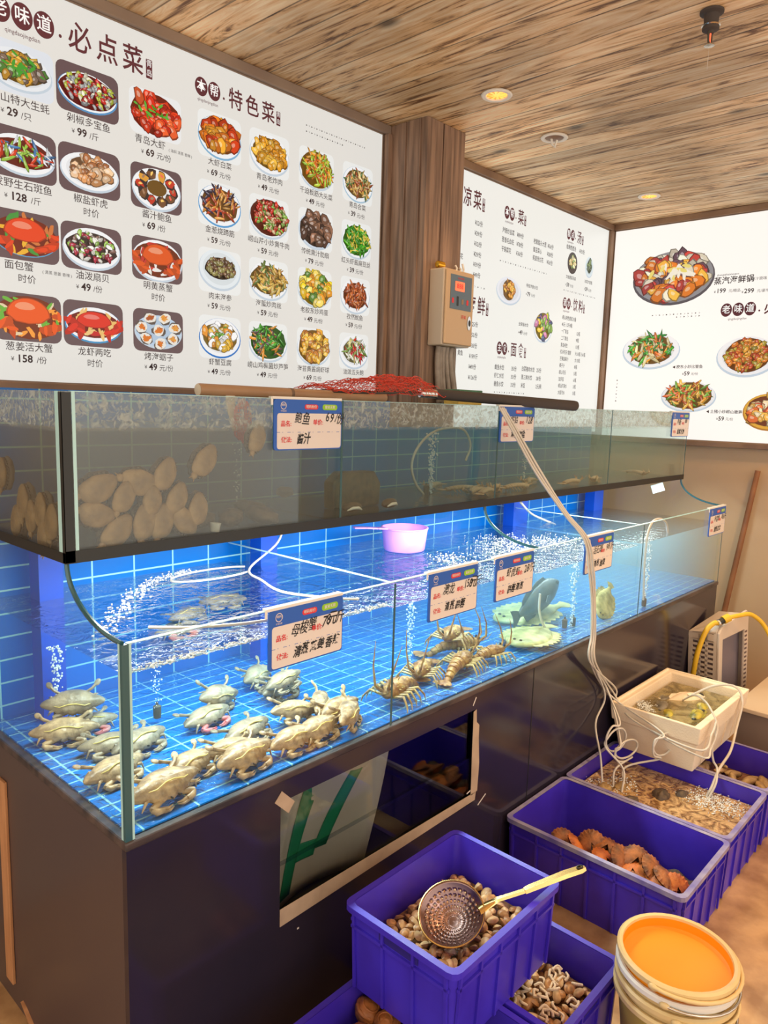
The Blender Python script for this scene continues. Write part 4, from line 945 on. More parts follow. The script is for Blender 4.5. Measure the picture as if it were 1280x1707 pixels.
for i, (px, py, lb) in enumerate(((589, 847, 'left of two dark mussel-like shells with a white lip'), (651, 844, 'right of two dark mussel-like shells with a white lip'))):
    p = at(px, py, 'Y', .31); t = thing('lipped_shell', lb, 'shell', (p.x, .31, UZ0+.012), (0, 0, .2*i), 'white lipped shells')
    MB().ell((0, .006, .012), (.042, .018, .016), 16, 8, fn=bumpy(i+5, .12)).build('shell_body', MT['shell'], t, smooth=70)
    MB().tube([(-.036, -.010, .006), (-.018, -.016, .013), (.008, -.016, .012), (.03, -.008, .004)], [.002, .005, .005, .002], 8).build('white_lip', MT['white'], t, smooth=60)

# ------------------------------------------------------------------ swimming crabs
def make_crab(body='crab', claw='crab'):
    t = thing('crab', 'x', 'crab')                # wide along x, eyes towards -y
    def outline(a):
        c = math.cos(a); s_ = math.sin(a)
        rx = .074*(abs(c)**.9)*(1 if c > 0 else -1); ry = .046*s_
        if abs(c) > .82: rx *= 1+.42*((abs(c)-.82)/.18)
        if s_ < 0: ry *= .92*(1+.07*math.sin(a*19))
        return rx, ry
    vs = []; fs = []; nu, nv = 36, 7
    for j in range(nv+1):
        k = j/nv
        for i in range(nu):
            x, y = outline(2*PI*i/nu); r = 1-k**1.3*.96 if j else 1
            z = .006+.026*(1-(1-k)**2.2)*(1) ; z += .004*math.sin(x*70)*math.cos(y*90)*k*(1-k)
            vs.append((x*r, y*r, z))
    for j in range(nv):
        for i in range(nu): i2 = (i+1) % nu; fs.append((j*nu+i, j*nu+i2, (j+1)*nu+i2, (j+1)*nu+i))
    fs.append(tuple(nv*nu+i for i in range(nu)))
    o = len(vs)
    for j, (r, z) in enumerate(((.97, .000), (.6, -.010), (.1, -.013))):
        for i in range(nu):
            x, y = outline(2*PI*i/nu); vs.append((x*r, y*r, z))
    for i in range(nu): i2 = (i+1) % nu; fs.append((i2, i, o+i, o+i2))
    for j in range(2):
        for i in range(nu): i2 = (i+1) % nu; fs.append((o+j*nu+i2, o+j*nu+i, o+(j+1)*nu+i, o+(j+1)*nu+i2))
    fs.append(tuple(o+2*nu+i for i in range(nu-1, -1, -1)))
    MB().add(vs, fs).build('carapace', MT[body], t, smooth=60)
    MB().tube([(-.068, -.008, .019), (-.04, -.018, .029), (-.012, -.012, .034), (.012, -.012, .034), (.04, -.018, .029), (.068, -.008, .019)], [.001, .0017, .0018, .0018, .0017, .001], 6).build('pale_ridge', MT['crab_rim'], t, smooth=60)
    for s_ in (-1, 1):
        mb = MB().tube([(s_*.03, -.034, .000), (s_*.052, -.040, -.002), (s_*.062, -.044, -.003)], [.007, .009, .008], 8)
        mb.tube([(s_*.061, -.043, -.003), (s_*.052, -.053, -.005), (s_*.034, -.055, -.006)], [.0075, .0095, .008], 8)
        mb.tube([(s_*.036, -.052, -.005), (s_*.020, -.055, -.006), (s_*.006, -.052, -.006)], [.006, .004, .001], 6)
        mb.tube([(s_*.036, -.059, -.007), (s_*.020, -.062, -.007), (s_*.006, -.057, -.007)], [.005, .0035, .001], 6)
        mb.build('claw', MT[claw], t, smooth=60)
        for i, (y0, dx, dy) in enumerate(((-.014, .052, -.022), (-.002, .056, .000), (.012, .050, .020))):
            MB().tube([(s_*.048, y0, .004), (s_*(.048+dx*.45), y0+dy*.6, .008), (s_*(.048+dx*.62), y0+dy*.9, -.012)], [.0055, .0045, .0015], 6).build('leg', MT[body], t, smooth=60)
        mb = MB().tube([(s_*.036, .030, .004), (s_*.062, .046, .008), (s_*.072, .058, .006)], [.006, .005, .006], 6)
        mb.ell((s_*.078, .066, .004), (.010, .014, .004), 10, 6, rot=Matrix.Rotation(-s_*.6, 3, 'Z')); mb.build('paddle_leg', MT[body], t, smooth=60)
        MB().tube([(s_*.010, -.042, .012), (s_*.013, -.050, .017)], [.002, .003], 6).build('eye', MT['seal'], t, smooth=60)
    return t
crabs = {'a': make_crab(), 'b': make_crab('crab_dark', 'crab_dark'), 'c': make_crab('crab_dark', 'crab_red')}
used = set()
CR = [ # px, py, height above floor, yaw, tilt x, tilt y, scale, kind, label
 (296, 1334, 0, 6, 26, 0, 1.12, 'a', 'front-most crab at the bottom corner, leaf-shaped beside the front glass'),
 (316, 1278, 0, 12, 20, 0, .98, 'a', 'crab just behind the front-most one'),
 (428, 1276, 0, 8, 26, 0, 1.08, 'a', 'second large crab along the front glass, right of the front-most one'),
 (388, 1252, 0, -8, 14, 5, .98, 'a', 'crab half hidden behind the second large front crab'),
 (412, 1218, .0, 15, 10, 0, 1.05, 'b', 'greenish crab behind the row at the front glass, claw raised right'),
 (498, 1240, 0, 4, 22, 0, .98, 'a', 'left crab of the flat pair below the upright group'),
 (548, 1228, 0, 10, 24, 0, .98, 'a', 'right crab of the flat pair below the upright group'),
 (492, 1192, 0, -10, 24, 8, .95, 'a', 'left crab of the upright group near the divider'),
 (533, 1168, .03, 40, 50, 0, .9, 'a', 'crab standing on edge at the top of the upright group'),
 (566, 1192, 0, 0, 40, -6, .92, 'a', 'crab in the middle of the upright group near the divider'),
 (603, 1196, 0, 30, 44, 0, .92, 'a', 'rightmost crab of the upright group near the divider'),
 (364, 1158, .03, 10, 50, 10, .92, 'b', 'grey crab standing on edge behind the front cluster'),
 (345, 1196, 0, 12, 14, 0, 1.0, 'c', 'crab with two red claws behind the front cluster'),
 (232, 1236, 0, 15, 12, 0, 1.05, 'b', 'grey crab just right of the corner seal, seen through the front glass'),
 (182, 1288, 0, 10, 16, 0, 1.0, 'a', 'crab just left of the corner seal, near the end glass'),
 (188, 1240, 0, -20, 12, 0, 1.0, 'b', 'pale crab behind the corner seal, seen through the end glass'),
 (104, 1226, 0, -25, 30, 0, 1.0, 'a', 'crab with a pale ridge under the left bubble column'),
 (146, 1206, 0, -10, 12, 0, .95, 'c', 'red-clawed crab right of the left bubble column'),
 (122, 1172, .06, -30, 55, 0, .95, 'b', 'crab leaning on another behind the left bubble column'),
 (472, 1134, .05, 0, 30, -10, .8, 'b', 'pale crab swimming below the tag reading 78'),
 (434, 1122, .02, 20, 40, 0, .9, 'b', 'dim crab far back, left of the swimming one'),
 (545, 1116, .02, 10, 30, 0, .95, 'b', 'dim crab far back, right of the tag reading 78'),
 (596, 1098, .02, -10, 24, 0, .9, 'b', 'dim crab far back close to the divider'),
 (275, 1012, .20, 10, 5, 0, .9, 'b', 'crab floating near the surface in the nearest compartment'),
 (388, 990, .22, -20, 6, 0, .95, 'b', 'crab near the surface beside the white hose, nearest compartment'),
 (292, 1048, .16, 0, 10, 0, .95, 'c', 'red-clawed crab just under the surface behind the front rim')]
def seat_on(o, floor_z):
    """lowers a thing until its lowest point touches the given height"""
    bpy.context.view_layer.update()
    lo = min((ch.matrix_world @ Vector(c)).z for ch in bpy.data.objects if ch.parent == o for c in ch.bound_box)
    o.location.z += floor_z-lo
FLZ = ZF+.0055
for i, (px, py, hz, yaw, tx, ty, s_, kd, lb) in enumerate(CR):
    p = at(px, py, 'Z', FLZ+.022*s_+hz)
    if kd in used: o = dup(crabs[kd])
    else: used.add(kd); o = crabs[kd]
    p.y = min(max(p.y, G_+.054*s_+.010), .66); p.x = min(max(p.x, .104*s_), .80-.102*s_)
    o.location = p; o.rotation_euler = (math.radians(tx), math.radians(ty), math.radians(yaw)); o.scale = (s_*.82,)*3
    o['label'] = lb; o['group'] = 'crabs in the lower tank'
    if hz < .1: pass
bpy.context.view_layer.update()
_allkids = {}
for o in bpy.data.objects:
    if o.parent: _allkids.setdefault(o.parent.name, []).append(o)
for o in [o for o in bpy.data.objects if o.get('category') == 'crab']:
    lo = min((ch.matrix_world @ v.co).z for ch in _allkids[o.name] for v in ch.data.vertices)
    if lo < FLZ or (lo < FLZ+.035): o.location.z += FLZ-lo+.0005
# ------------------------------------------------------------------ spiny lobsters
def make_lobster():
    t = thing('spiny_lobster', 'x', 'lobster')     # head towards -x
    mb = MB()
    prof = [(-.105, .006), (-.098, .016), (-.075, .024), (-.045, .030), (-.015, .030), (.000, .026)]
    vs = []; n = 14
    for x, r in prof:
        for j in range(n):
            a = 2*PI*j/n; k = 1+.07*math.sin(5*a+x*90); vs.append((x, r*math.cos(a)*k, .040+r*math.sin(a)*k*.9))
    fs = [(i*n+j, (i+1)*n+j, (i+1)*n+(j+1) % n, i*n+(j+1) % n) for i in range(len(prof)-1) for j in range(n)]
    fs += [tuple(range(n)), tuple((len(prof)-1)*n+j for j in range(n-1, -1, -1))]
    mb.add(vs, fs); mb.build('carapace', MT['lob'], t, smooth=60)
    mb = MB(); rnd = random.Random(3)
    for _ in range(34):
        x = rnd.uniform(-.098, -.005); a = rnd.uniform(.1, PI-.1); r = .028 if x > -.08 else .019
        d = Vector((-.35, math.cos(a), math.sin(a)*.9)); b_ = Vector((x, r*math.cos(a), .040+r*math.sin(a)*.85)); mb.tube([b_, b_+d*.009], [.0022, .0004], 5)
    mb.build('spines', MT['lob_leg'], t, smooth=50)
    mb = MB()
    for i in range(6):
        x = .008+i*.019; z = .038-.0014*i*i; r = .026-.0024*i
        mb.lathe([(r*.82, -.012), (r, -.006), (r*1.02, .002), (r*.88, .010), (.001, .011)], 14)
        k = len(mb.v)-14*5
        mb.xf(Matrix.Translation((x, 0, z)) @ Matrix.Rotation(PI/2+.10*i, 4, 'Y') @ Matrix.Diagonal((.85, 1, 1, 1)), k)
    mb.build('abdomen', MT['lob'], t, smooth=60)
    mb = MB()
    for a in (-.7, -.35, 0, .35, .7):
        m = Matrix.Translation((.118, 0, .010)) @ Matrix.Rotation(a, 4, 'Z'); k = len(mb.v)
        mb.ell((.026, 0, 0), (.026, .011, .0035), 10, 6); mb.xf(m, k)
    mb.build('tail_fan', MT['lob'], t, smooth=60)
    for s_ in (-1, 1):
        MB().tube([(-.098, s_*.010, .046), (-.122, s_*.022, .070), (-.115, s_*.034, .125), (-.085, s_*.045, .195)], [.006, .0045, .003, .0008], 6).build('antenna', MT['lob'], t, smooth=60)
        MB().tube([(-.100, s_*.005, .042), (-.135, s_*.010, .055), (-.150, s_*.016, .08)], [.0025, .0018, .0006], 5).build('antennule', MT['lob_leg'], t, smooth=60)
        MB().tube([(-.092, s_*.012, .054), (-.098, s_*.014, .064)], [.003, .0045], 6).build('eye', MT['seal'], t, smooth=60)
        for i in range(5):
            x = -.078+i*.018; MB().tube([(x, s_*.020, .028), (x-.012+.006*i, s_*.058, .040), (x-.022+.011*i, s_*.076, .018), (x-.026+.013*i, s_*.080, .000)], [.0050, .0042, .0032, .001], 6).build('leg', MT['lob_leg'], t, smooth=60)
    return t
lob = make_lobster()
LB = [(668, 1146, 14, 1.0, 'front spiny lobster beside the divider, legs spread on the tiles'), (706, 1114, 24, .92, 'spiny lobster just behind the front one'), (775, 1112, 196, .95, 'spiny lobster in the middle of its compartment, tail to the left'),
      (838, 1084, 170, .8, 'rightmost spiny lobster at the front glass'), (800, 1062, 150, .95, 'spiny lobster at the back of its compartment'), (755, 1078, 20, .95, 'spiny lobster climbing over the others at the back')]
for i, (px, py, yaw, s_, lb) in enumerate(LB):
    o = lob if i == 0 else dup(lob); p = at(px, py, 'Z', FLZ+.03*s_)
    hz = (0, .0, 0, 0, 0, .05)[i]
    o.location = (min(max(p.x, .813+.15*s_), 1.572-.152*s_), min(max(p.y, .115), .6), FLZ+.0008+hz); o.rotation_euler = (0, 0, math.radians(yaw)); o.scale = (s_,)*3; o['label'] = lb; o['group'] = 'spiny lobsters'

# ------------------------------------------------------------------ fish
def fish(name, label, cat, L_, H_, W_, m, loc, rot, group=None, fins=True, par=None):
    t = thing(name, label, cat, loc, rot, group)   # nose towards -x
    n = 16; vs = []; st = [(-.5, .02), (-.47, .18), (-.40, .46), (-.28, .80), (-.12, 1.0), (.06, .96), (.22, .70), (.34, .40), (.42, .24), (.45, .22)]
    for x, r in st:
        for j in range(n):
            a = 2*PI*j/n; vs.append((x*L_, r*W_/2*math.cos(a), r*H_/2*math.sin(a)*(1 if math.sin(a) > 0 else .92)))
    fs = [(i*n+j, i*n+(j+1) % n, (i+1)*n+(j+1) % n, (i+1)*n+j) for i in range(len(st)-1) for j in range(n)]
    fs += [tuple(range(n-1, -1, -1)), tuple((len(st)-1)*n+j for j in range(n))]
    MB().add(vs, fs).build('body', m, t, smooth=80)
    def fin(nm, pts): MB().prism([(x*L_, -.0015, z*H_) for x, z in pts], (0, .003, 0)).build(nm, m, t)
    fin('tail_fin', [(.42, .10), (.52, .26), (.60, .34), (.57, .10), (.57, -.10), (.60, -.34), (.52, -.26), (.42, -.10)])
    fin('dorsal_fin', [(-.22, .40), (-.15, .60), (.0, .62), (.10, .55), (.22, .58), (.34, .36), (.36, .18), (.2, .32), (0, .42)])
    fin('anal_fin', [(.08, -.40), (.16, -.56), (.30, -.48), (.36, -.16), (.2, -.3)])
    for s_ in (-1, 1):
        MB().add([(x*L_, s_*W_*(.42+.25*k), z*H_) for x, z, k in ((-.18, .0, 0), (-.04, .14, .6), (.04, .0, .9), (-.02, -.16, .6))], [(0, 1, 2, 3)]).build('pectoral_fin', m, t, solid=.002)
        MB().ell((-.38*L_, s_*W_*.22, H_*.12), (.010, .004, .010), 10, 6).build('eye', MT['seal'], t, smooth=80)
    return t
fish('grouper', 'dark grey grouper tilted nose down in the third lower compartment', 'fish', .33, .13, .07, MT['fish_dark'], (2.00, .24, .735), (0, .32, math.radians(178)))
def flat_fish(label, loc, rot, s_, m):
    t = thing('flounder', label, 'fish', loc, rot, 'flat fish in the lower tank', s_)
    st = [(-.15, .01), (-.135, .035), (-.10, .066), (-.04, .085), (.03, .080), (.09, .05), (.13, .02), (.15, .016)]; n = 14; vs = []
    for x, r in st:
        for j in range(n): a = 2*PI*j/n; vs.append((x, r*math.cos(a), .014*min(1, r/.04)*math.sin(a)))
    fs = [(i*n+j, (i+1)*n+j, (i+1)*n+(j+1) % n, i*n+(j+1) % n) for i in range(len(st)-1) for j in range(n)] + [tuple(range(n)), tuple((len(st)-1)*n+j for j in range(n-1, -1, -1))]
    MB().add(vs, fs).build('body', m, t, smooth=80)
    for s2 in (-1, 1):
        pts = [(-.11, s2*.058)]; k = 16
        for i in range(k+1):
            x = -.11+.22*i/k; r = .085*math.sin(PI*min(1, max(0, (x+.16)/.31)))**.7; pts.append((x, s2*(r+.022+(.010 if i % 2 else -.004))))
        pts.append((.11, s2*.03)); MB().prism([(x, y, -.001) for x, y in pts], (0, 0, .002)).build('fringe_fin', m, t)
    MB().prism([(.14, .01, -.001), (.185, .038, -.001), (.20, .0, -.001), (.185, -.038, -.001), (.14, -.01, -.001)], (0, 0, .002)).build('tail_fin', m, t)
    for y in (-.012, .014): MB().ell((-.118, y, .013), (.006, .006, .005), 8, 6).build('eye', MT['seal'], t, smooth=80)
    return t
flat_fish('pale green flounder lying on the floor under the grouper', (1.77, .13, FLZ+.022), (.0, 0, .12), 1.0, MT['fish_pale'])
flat_fish('second pale flounder lying behind the first one under the grouper', (2.02, .30, FLZ+.030), (.06, -.08, -.35), 1.15, MT['fish_pale'])
flat_fish('pale ragged flounder propped up right of the bundle of hoses', (2.33, .10, FLZ+.062), (.95, -.62, .20), .60, MT['fish_pale'])

# ------------------------------------------------------------------ prawns in the upper tank
def make_prawn():
    t = thing('mantis_shrimp', 'x', 'shrimp')
    mb = MB()
    for i in range(9):
        x = -.055+i*.0135; z = .012+.005*math.sin(PI*i/8); r = .0125-.0004*i
        k = len(mb.v); mb.lathe([(r*.8, -.0075), (r, -.003), (r, .003), (r*.85, .0078), (.001, .008)], 12)
        mb.xf(Matrix.Translation((x, 0, z)) @ Matrix.Rotation(PI/2, 4, 'Y') @ Matrix.Diagonal((.7, 1.15, 1, 1)), k)
    mb.build('body', MT['prawn'], t, smooth=60)
    for s_ in (-1, 1):
        MB().tube([(-.055, s_*.006, .012), (-.078, s_*.012, .022), (-.066, s_*.016, .034)], [.004, .0045, .001], 6).build('claw', MT['prawn'], t, smooth=60)
        MB().tube([(-.058, s_*.004, .014), (-.085, s_*.012, .02), (-.10, s_*.02, .034)], [.0014, .001, .0004], 5).build('antenna', MT['prawn'], t)
    mb = MB()
    for i in range(5):
        for s_ in (-1, 1): mb.tube([(-.03+i*.016, s_*.010, .010), (-.034+i*.016, s_*.019, .001)], [.002, .001], 5)
    mb.build('legs', MT['prawn'], t)
    mb = MB()
    for a in (-.6, 0, .6): k = len(mb.v); mb.ell((.014, 0, 0), (.015, .007, .002), 10, 6); mb.xf(Matrix.Translation((.062, 0, .011)) @ Matrix.Rotation(a, 4, 'Z'), k)
    mb.build('tail_fan', MT['prawn'], t, smooth=60)
    return t
pr = make_prawn()
PS = [(712, 816, .62, 20, 'leftmost of the pale shrimps on the upper tank floor'), (742, 812, .48, 160, 'shrimp left of the hoses with raised claws, upper tank'), (776, 812, .40, 10, 'shrimp in the thick of the pale group in the upper tank'), (800, 806, .36, 200, 'bright shrimp at the front of the pale group, upper tank'),
      (828, 802, .42, 30, 'shrimp at the divider of the upper tank'), (860, 800, .40, 175, 'bright shrimp right of the divider in the upper tank'), (884, 796, .50, 15, 'shrimp left of the hanging hoses in the upper tank'), (962, 800, .36, 185, 'left shrimp of the pair right of the hoses, upper tank'), (992, 795, .37, 20, 'right shrimp of the pair right of the hoses, upper tank'), (1060, 780, .42, 60, 'lone shrimp in the right end of the upper tank')]
for i, (px, py, yy, yaw, lb) in enumerate(PS):
    o = pr if i == 0 else dup(pr); p = at(px, py, 'Y', yy); x = p.x
    for q_ in (.815, 1.62, 2.549):
        if abs(x-q_) < .115: x = q_+(.125 if x >= q_ else -.115)
    o.location = (x, yy, UZ0+.0025); o.rotation_euler = (0, 0, math.radians(yaw)); o.scale = (1.25,)*3; o['label'] = lb; o['group'] = 'shrimps on the upper tank floor'

# the things on the floor are scaled about the camera: factor and offset
PU, PO = 1.099, Vector((.0685, .1307, FLR))
def plan(p): return PO+Vector(p)*PU
# ------------------------------------------------------------------ hoses and air
def spline(pts, k=8):
    pts = [Vector(p) for p in pts]; out = []
    P_ = [pts[0]*2-pts[1]]+pts+[pts[-1]*2-pts[-2]]
    for i in range(1, len(P_)-2):
        a, b_, c, d = P_[i-1], P_[i], P_[i+1], P_[i+2]
        for j in range(k):
            t = j/k; out.append(.5*((2*b_)+(c-a)*t+(2*a-5*b_+4*c-d)*t*t+(3*b_-a-3*c+d)*t**3))
    return out+[pts[-1]]
def hose(label, pts, r=.0045, m='hose', name='air_hose', cat='hose', group='white air hoses'):
    return tag(MB().tube(spline(pts), r, 8).build(name, MT[m], smooth=60), label, cat, group)
def px3(l, ax, v): return [at(x, y, ax, v) for x, y in l]
# the bundle that hangs over the front of both tanks
base = [(1.565, .19, 1.528), (1.60, .16, 1.46), (1.69, .10, 1.30), (1.765, .02, 1.15), (1.85, -.03, 1.045), (1.90, -.035, .92), (1.935, -.035, .79), (1.945, -.04, .66), (1.945, -.045, .55)]
def clear(p):
    q = plan(p); q.y = min(q.y, -.022); return q
def loop(cx_, cy_, cz_, r, a0, turns=1.0, tilt=.5, dz=0):
    """a curl of springy hose standing at a slant"""
    n = int(9*turns); out = []
    for i in range(n+1):
        a = a0+2*PI*turns*i/n; out.append((cx_+r*math.cos(a), cy_-r*math.cos(a)*.25, cz_+r*math.sin(a)*tilt+dz*i/n))
    return out
ends = [[(1.90, -.10, .47)]+loop(1.83, -.22, .335, .055, 1.3, 1.3, .9, -.03)+[(1.80, -.27, .23), (1.755, -.29, .165)],
        [(1.885, -.09, .45), (1.82, -.14, .36), (1.775, -.19, .26), (1.745, -.22, .165)],
        [(1.93, -.12, .44)]+loop(1.93, -.36, .325, .060, 1.9, 1.4, .75, -.02)+[(1.84, -.26, .22), (1.80, -.28, .165)],
        [(1.97, -.10, .46), (1.985, -.15, .40), (1.955, -.30, .34), (1.93, -.50, .315), (1.98, -.51, .335), (2.03, -.51, .40), (2.06, -.47, .45), (2.12, -.42, .455), (2.20, -.36, .43), (2.26, -.30, .375)],
        [(1.92, -.11, .45)]+loop(1.86, -.25, .290, .062, 2.2, 1.5, .6, -.02)+[(1.80, -.24, .22), (1.77, -.25, .165)],
        [(1.96, -.12, .44), (1.93, -.24, .37), (1.91, -.49, .345), (1.99, -.505, .385), (2.035, -.503, .415), (2.01, -.505, .33), (2.02, -.51, .275), (2.02, -.525, .25), (1.975, -.54, .215), (1.94, -.53, .165)]]
HL = ['air hose of the bundle ending at the froth in the water crate', 'air hose of the bundle dropping straight into the near corner of the water crate', 'air hose of the bundle with the lowest loop', 'air hose of the bundle that runs over the rim into the foam box', 'air hose of the bundle with the widest curl beside the foam box', 'air hose of the bundle that passes under the foam box into the water']
for i, (en, lb) in enumerate(zip(ends, HL)):
    a = 2*PI*i/6; ox, oz = .011*math.cos(a), .011*math.sin(a)
    b2_ = [(x+ox*(1+.4*(j % 3)), y+oz*.5-.004, z) for j, (x, y, z) in enumerate(base)]
    hose(lb, b2_+[clear(p) for p in en], .0042)
hose('air hose from the foam box across its outside into the water crate', [plan(p) for p in ((2.30, -.30, .375), (2.36, -.38, .43), (2.38, -.455, .445), (2.37, -.492, .40), (2.30, -.50, .31), (2.18, -.52, .26), (2.03, -.53, .245), (1.965, -.53, .20), (1.95, -.52, .166))], .0055)
# inside the tanks
hose('white hose hanging from the post down onto the nearest water surface', [(.94, .63, 1.14), (.90, .62, 1.05), (.80-.05, .58, .985), (.70, .45, .9775), (.66, .30, .9775), (.72, .16, .9775), (.77, .10, .9775)], .0038)
hose('white hose ring floating in the nearest compartment by the divider', [(.40+.15*math.cos(a*PI/8)+.24, .62+.06*math.sin(a*PI/8), .9775) for a in range(1, 15)], .0034)
hose('thin hose lying at the front of the nearest water surface', [(.20, .25, .978), (.28, .18, .978), (.40, .12, .978), (.52, .10, .978)], .004)
up1 = [(1.66, .30, 1.465)]
L3 = [(740, 716), (715, 725), (693, 748), (685, 775), (692, 805), (708, 826)]
hose('clear looped hose beside the bubbles in the second upper compartment', px3([(776, 768), (784, 742), (772, 716), (742, 714), (715, 725), (694, 750), (686, 778), (693, 806), (706, 824)], 'Y', .52), .005)
hose('hose running down behind the post in the third lower compartment', px3([(868, 838), (885, 856), (905, 866), (925, 874)], 'Y', .60), .006)
hose('thin white hose curling to the air stone beside the grouper', px3([(900, 990), (899, 1020), (908, 1046), (926, 1060), (938, 1058)], 'Y', .14), .005)
hose('hose arched over the front of the right end compartment', px3([(1072, 1000), (1074, 940), (1079, 892), (1088, 870), (1100, 865), (1110, 872), (1113, 888)], 'Y', .05), .0055)
def bubbles(label, px, py0, py1, yy, w_=.018, n=150, seed=1, r=.0026):
    a = at(px, py1, 'Y', yy); b_ = at(px, py0, 'Y', yy); mb = MB(); rnd = random.Random(seed)
    for _ in range(n):
        t = rnd.random(); s_ = .35+.65*t
        mb.ell((a.x+rnd.gauss(0, w_*.45)*s_, yy+rnd.gauss(0, w_*.45)*s_, a.z+(b_.z-a.z)*t), (r*rnd.uniform(.5, 1.5),)*3, 6, 4)
    return tag(mb.build('bubbles', MT['bubble'], smooth=80), label, 'bubbles', None, 'stuff')
def stone(label, px, py, yy, fl, l=.035):
    p = at(px, py, 'Y', yy); z = max(p.z, fl+.012)
    t = thing('air_stone', label, 'air stone', (p.x, yy, z), (0, 0, 0), 'air stones')
    MB().lathe([(.001, -.012), (.010, -.011), (.011, 0), (.011, l-.012), (.004, l-.008), (.003, l), (.001, l)], 12).build('stone_body', MT['stone'], t, smooth=50)
bubbles('bubbles rising at the left end of the lower tank', 97, 1075, 1190, .60, .022, 160, 1); stone('dark air stone under the left bubble column', 97, 1196, .60, FLZ)
bubbles('faint bubbles rising behind the crabs right of the corner seal', 262, 1080, 1190, .45, .02, 90, 2, .0018); stone('air stone under the faint bubbles behind the crabs', 262, 1190, .45, FLZ)
bubbles('bubbles rising among the lobsters', 682, 1002, 1105, .30, .022, 170, 3)
bubbles('dense bubbles rising beside the grouper', 952, 932, 1046, .12, .020, 240, 4); stone('left of two dark air stones beside the grouper', 940, 1056, .13, FLZ); stone('right of two dark air stones beside the grouper', 954, 1052, .12, FLZ)
bubbles('bubbles rising in the right end compartment', 1075, 890, 1000, .05, .018, 200, 5); stone('dark air stone in the right end compartment', 1073, 1008, .05, FLZ)
bubbles('bubbles rising from the looped hose in the upper tank', 717, 722, 822, .52, .024, 260, 6, .003); stone('air stone at the end of the looped hose', 710, 826, .52, UZ0)
bubbles('faint bubbles rising in the abalone tank', 396, 735, 860, .50, .016, 80, 7, .0018)
bubbles('bubbles rising behind the hoses in the upper tank', 873, 745, 800, .50, .014, 90, 8, .0022)
def froth(label, pts, z, n, seed, sp=.03):
    mb = MB(); rnd = random.Random(seed)
    for _ in range(n):
        x, y = rnd.choice(pts); x += rnd.gauss(0, sp); y += rnd.gauss(0, sp); r = rnd.uniform(.0012, .0042)
        mb.ell((x, y, z), (r, r*rnd.uniform(.5, 1), .0016), 7, 4)
    return tag(mb.build('froth', MT['froth'], smooth=80), label, 'froth', None, 'stuff')
arc = [(.12+.5*i/30, .30+.42*math.sin(PI*.5*i/30)) for i in range(31)]
froth('thin froth curving over the nearest water surface', arc, .973, 340, 1, .016)
froth('line of froth along the front pane over the crabs', [(.03+.77*i/60, .026+.006*math.sin(i*1.7)) for i in range(61)], .973, 520, 5, .007)  # bright reflection at the water line, built up from froth specks
froth('froth on the water of the third lower compartment', [(1.72+.03*i, .22+.02*(i % 14)) for i in range(20)], .946, 900, 2, .075)
froth('froth in front of the second curved pane', [(1.36+.012*i, .12+.02*i) for i in range(14)], .963, 260, 3, .04)

# ------------------------------------------------------------------ things lying on or in the tanks
t = thing('dipper', 'lilac plastic dipper floating on the lower tank', 'dipper', (1.474, .545, .9635), (0, 0, 0))
MB().lathe([(.001, .0), (.076, .0), (.081, .006), (.090, .086), (.093, .087), (.093, .091), (.088, .091), (.079, .010), (.001, .004)], 40).build('bowl', MT['purple'], t, smooth=40)
hd = [Vector((-.086, .02, .088)), Vector((-.12, .035, .090)), Vector((-.16, .056, .093)), Vector((-.205, .078, .095))]
mb = MB()
for i in range(3):
    a, b_ = hd[i], hd[i+1]; d = (b_-a).normalized(); s_ = d.cross(Vector((0, 0, 1))).normalized(); w0, w1 = (.020, .013, .013, .015)[i], (.013, .013, .015, .006)[i]
    mb.add([a-s_*w0, a+s_*w0, b_+s_*w1, b_-s_*w1, a-s_*w0+Vector((0, 0, .006)), a+s_*w0+Vector((0, 0, .006)), b_+s_*w1+Vector((0, 0, .006)), b_-s_*w1+Vector((0, 0, .006))], [(3, 2, 1, 0), (4, 5, 6, 7), (0, 1, 5, 4), (1, 2, 6, 5), (2, 3, 7, 6), (3, 0, 4, 7)])
mb.build('handle', MT['purple'], t, bevel=.002)
A = at(330, 650, 'Y', .42); B = at(640, 662, 'Y', .47); B.z = A.z = max(A.z, UZ1+.017)
t = thing('net_pole', 'tan wooden pole lying along the rim of the upper tank', 'pole', A)
MB().tube([Vector((0, 0, 0)), Vector((.006, 0, 0))+(B-A)*.0, (B-A)*.55, B-A], [.0165, .0175, .0165, .0165], 18).build('pole_shaft', MT['pole'], t, smooth=50)
d = (B-A).normalized()
MB().tube([d*(-.0012), d*.0], [.013, .0165], 18).build('end_cap', MT['ivory'], t, smooth=50)
tp_ = (B-A)*.42; MB().tube([tp_, tp_+d*.012], .0172, 18).build('joint_ring', MT['trim'], t, smooth=50)
A = at(702, 655, 'Y', .42); B = at(962, 677, 'Y', .13)
t = thing('landing_net', 'landing net with dark foam handle and red mesh across the tank rim', 'net', A)
D = B-A; d = D.normalized()
MB().tube([d*.06, d*.065, D-d*.02, D-d*.006, D], [.017, .0195, .0205, .019, .012], 18).build('handle_grip', MT['grip'], t, smooth=50)
MB().tube([d*(-.006), d*.06], .0165, 16).build('metal_ferrule', MT['chrome'], t, smooth=50)
hoop = [at(px, py, 'Y', yy)-A for px, py, yy in ((697, 654, .44), (660, 655, .36), (600, 655, .38), (548, 652, .46), (540, 650, .56), (590, 652, .64), (650, 653, .60), (690, 654, .50))]
hoop = [Vector((v.x, v.y, v.z)) for v in hoop]
MB().tube(spline(hoop+[hoop[0]], 5), .0035, 8).build('hoop', MT['grip'], t, smooth=60)
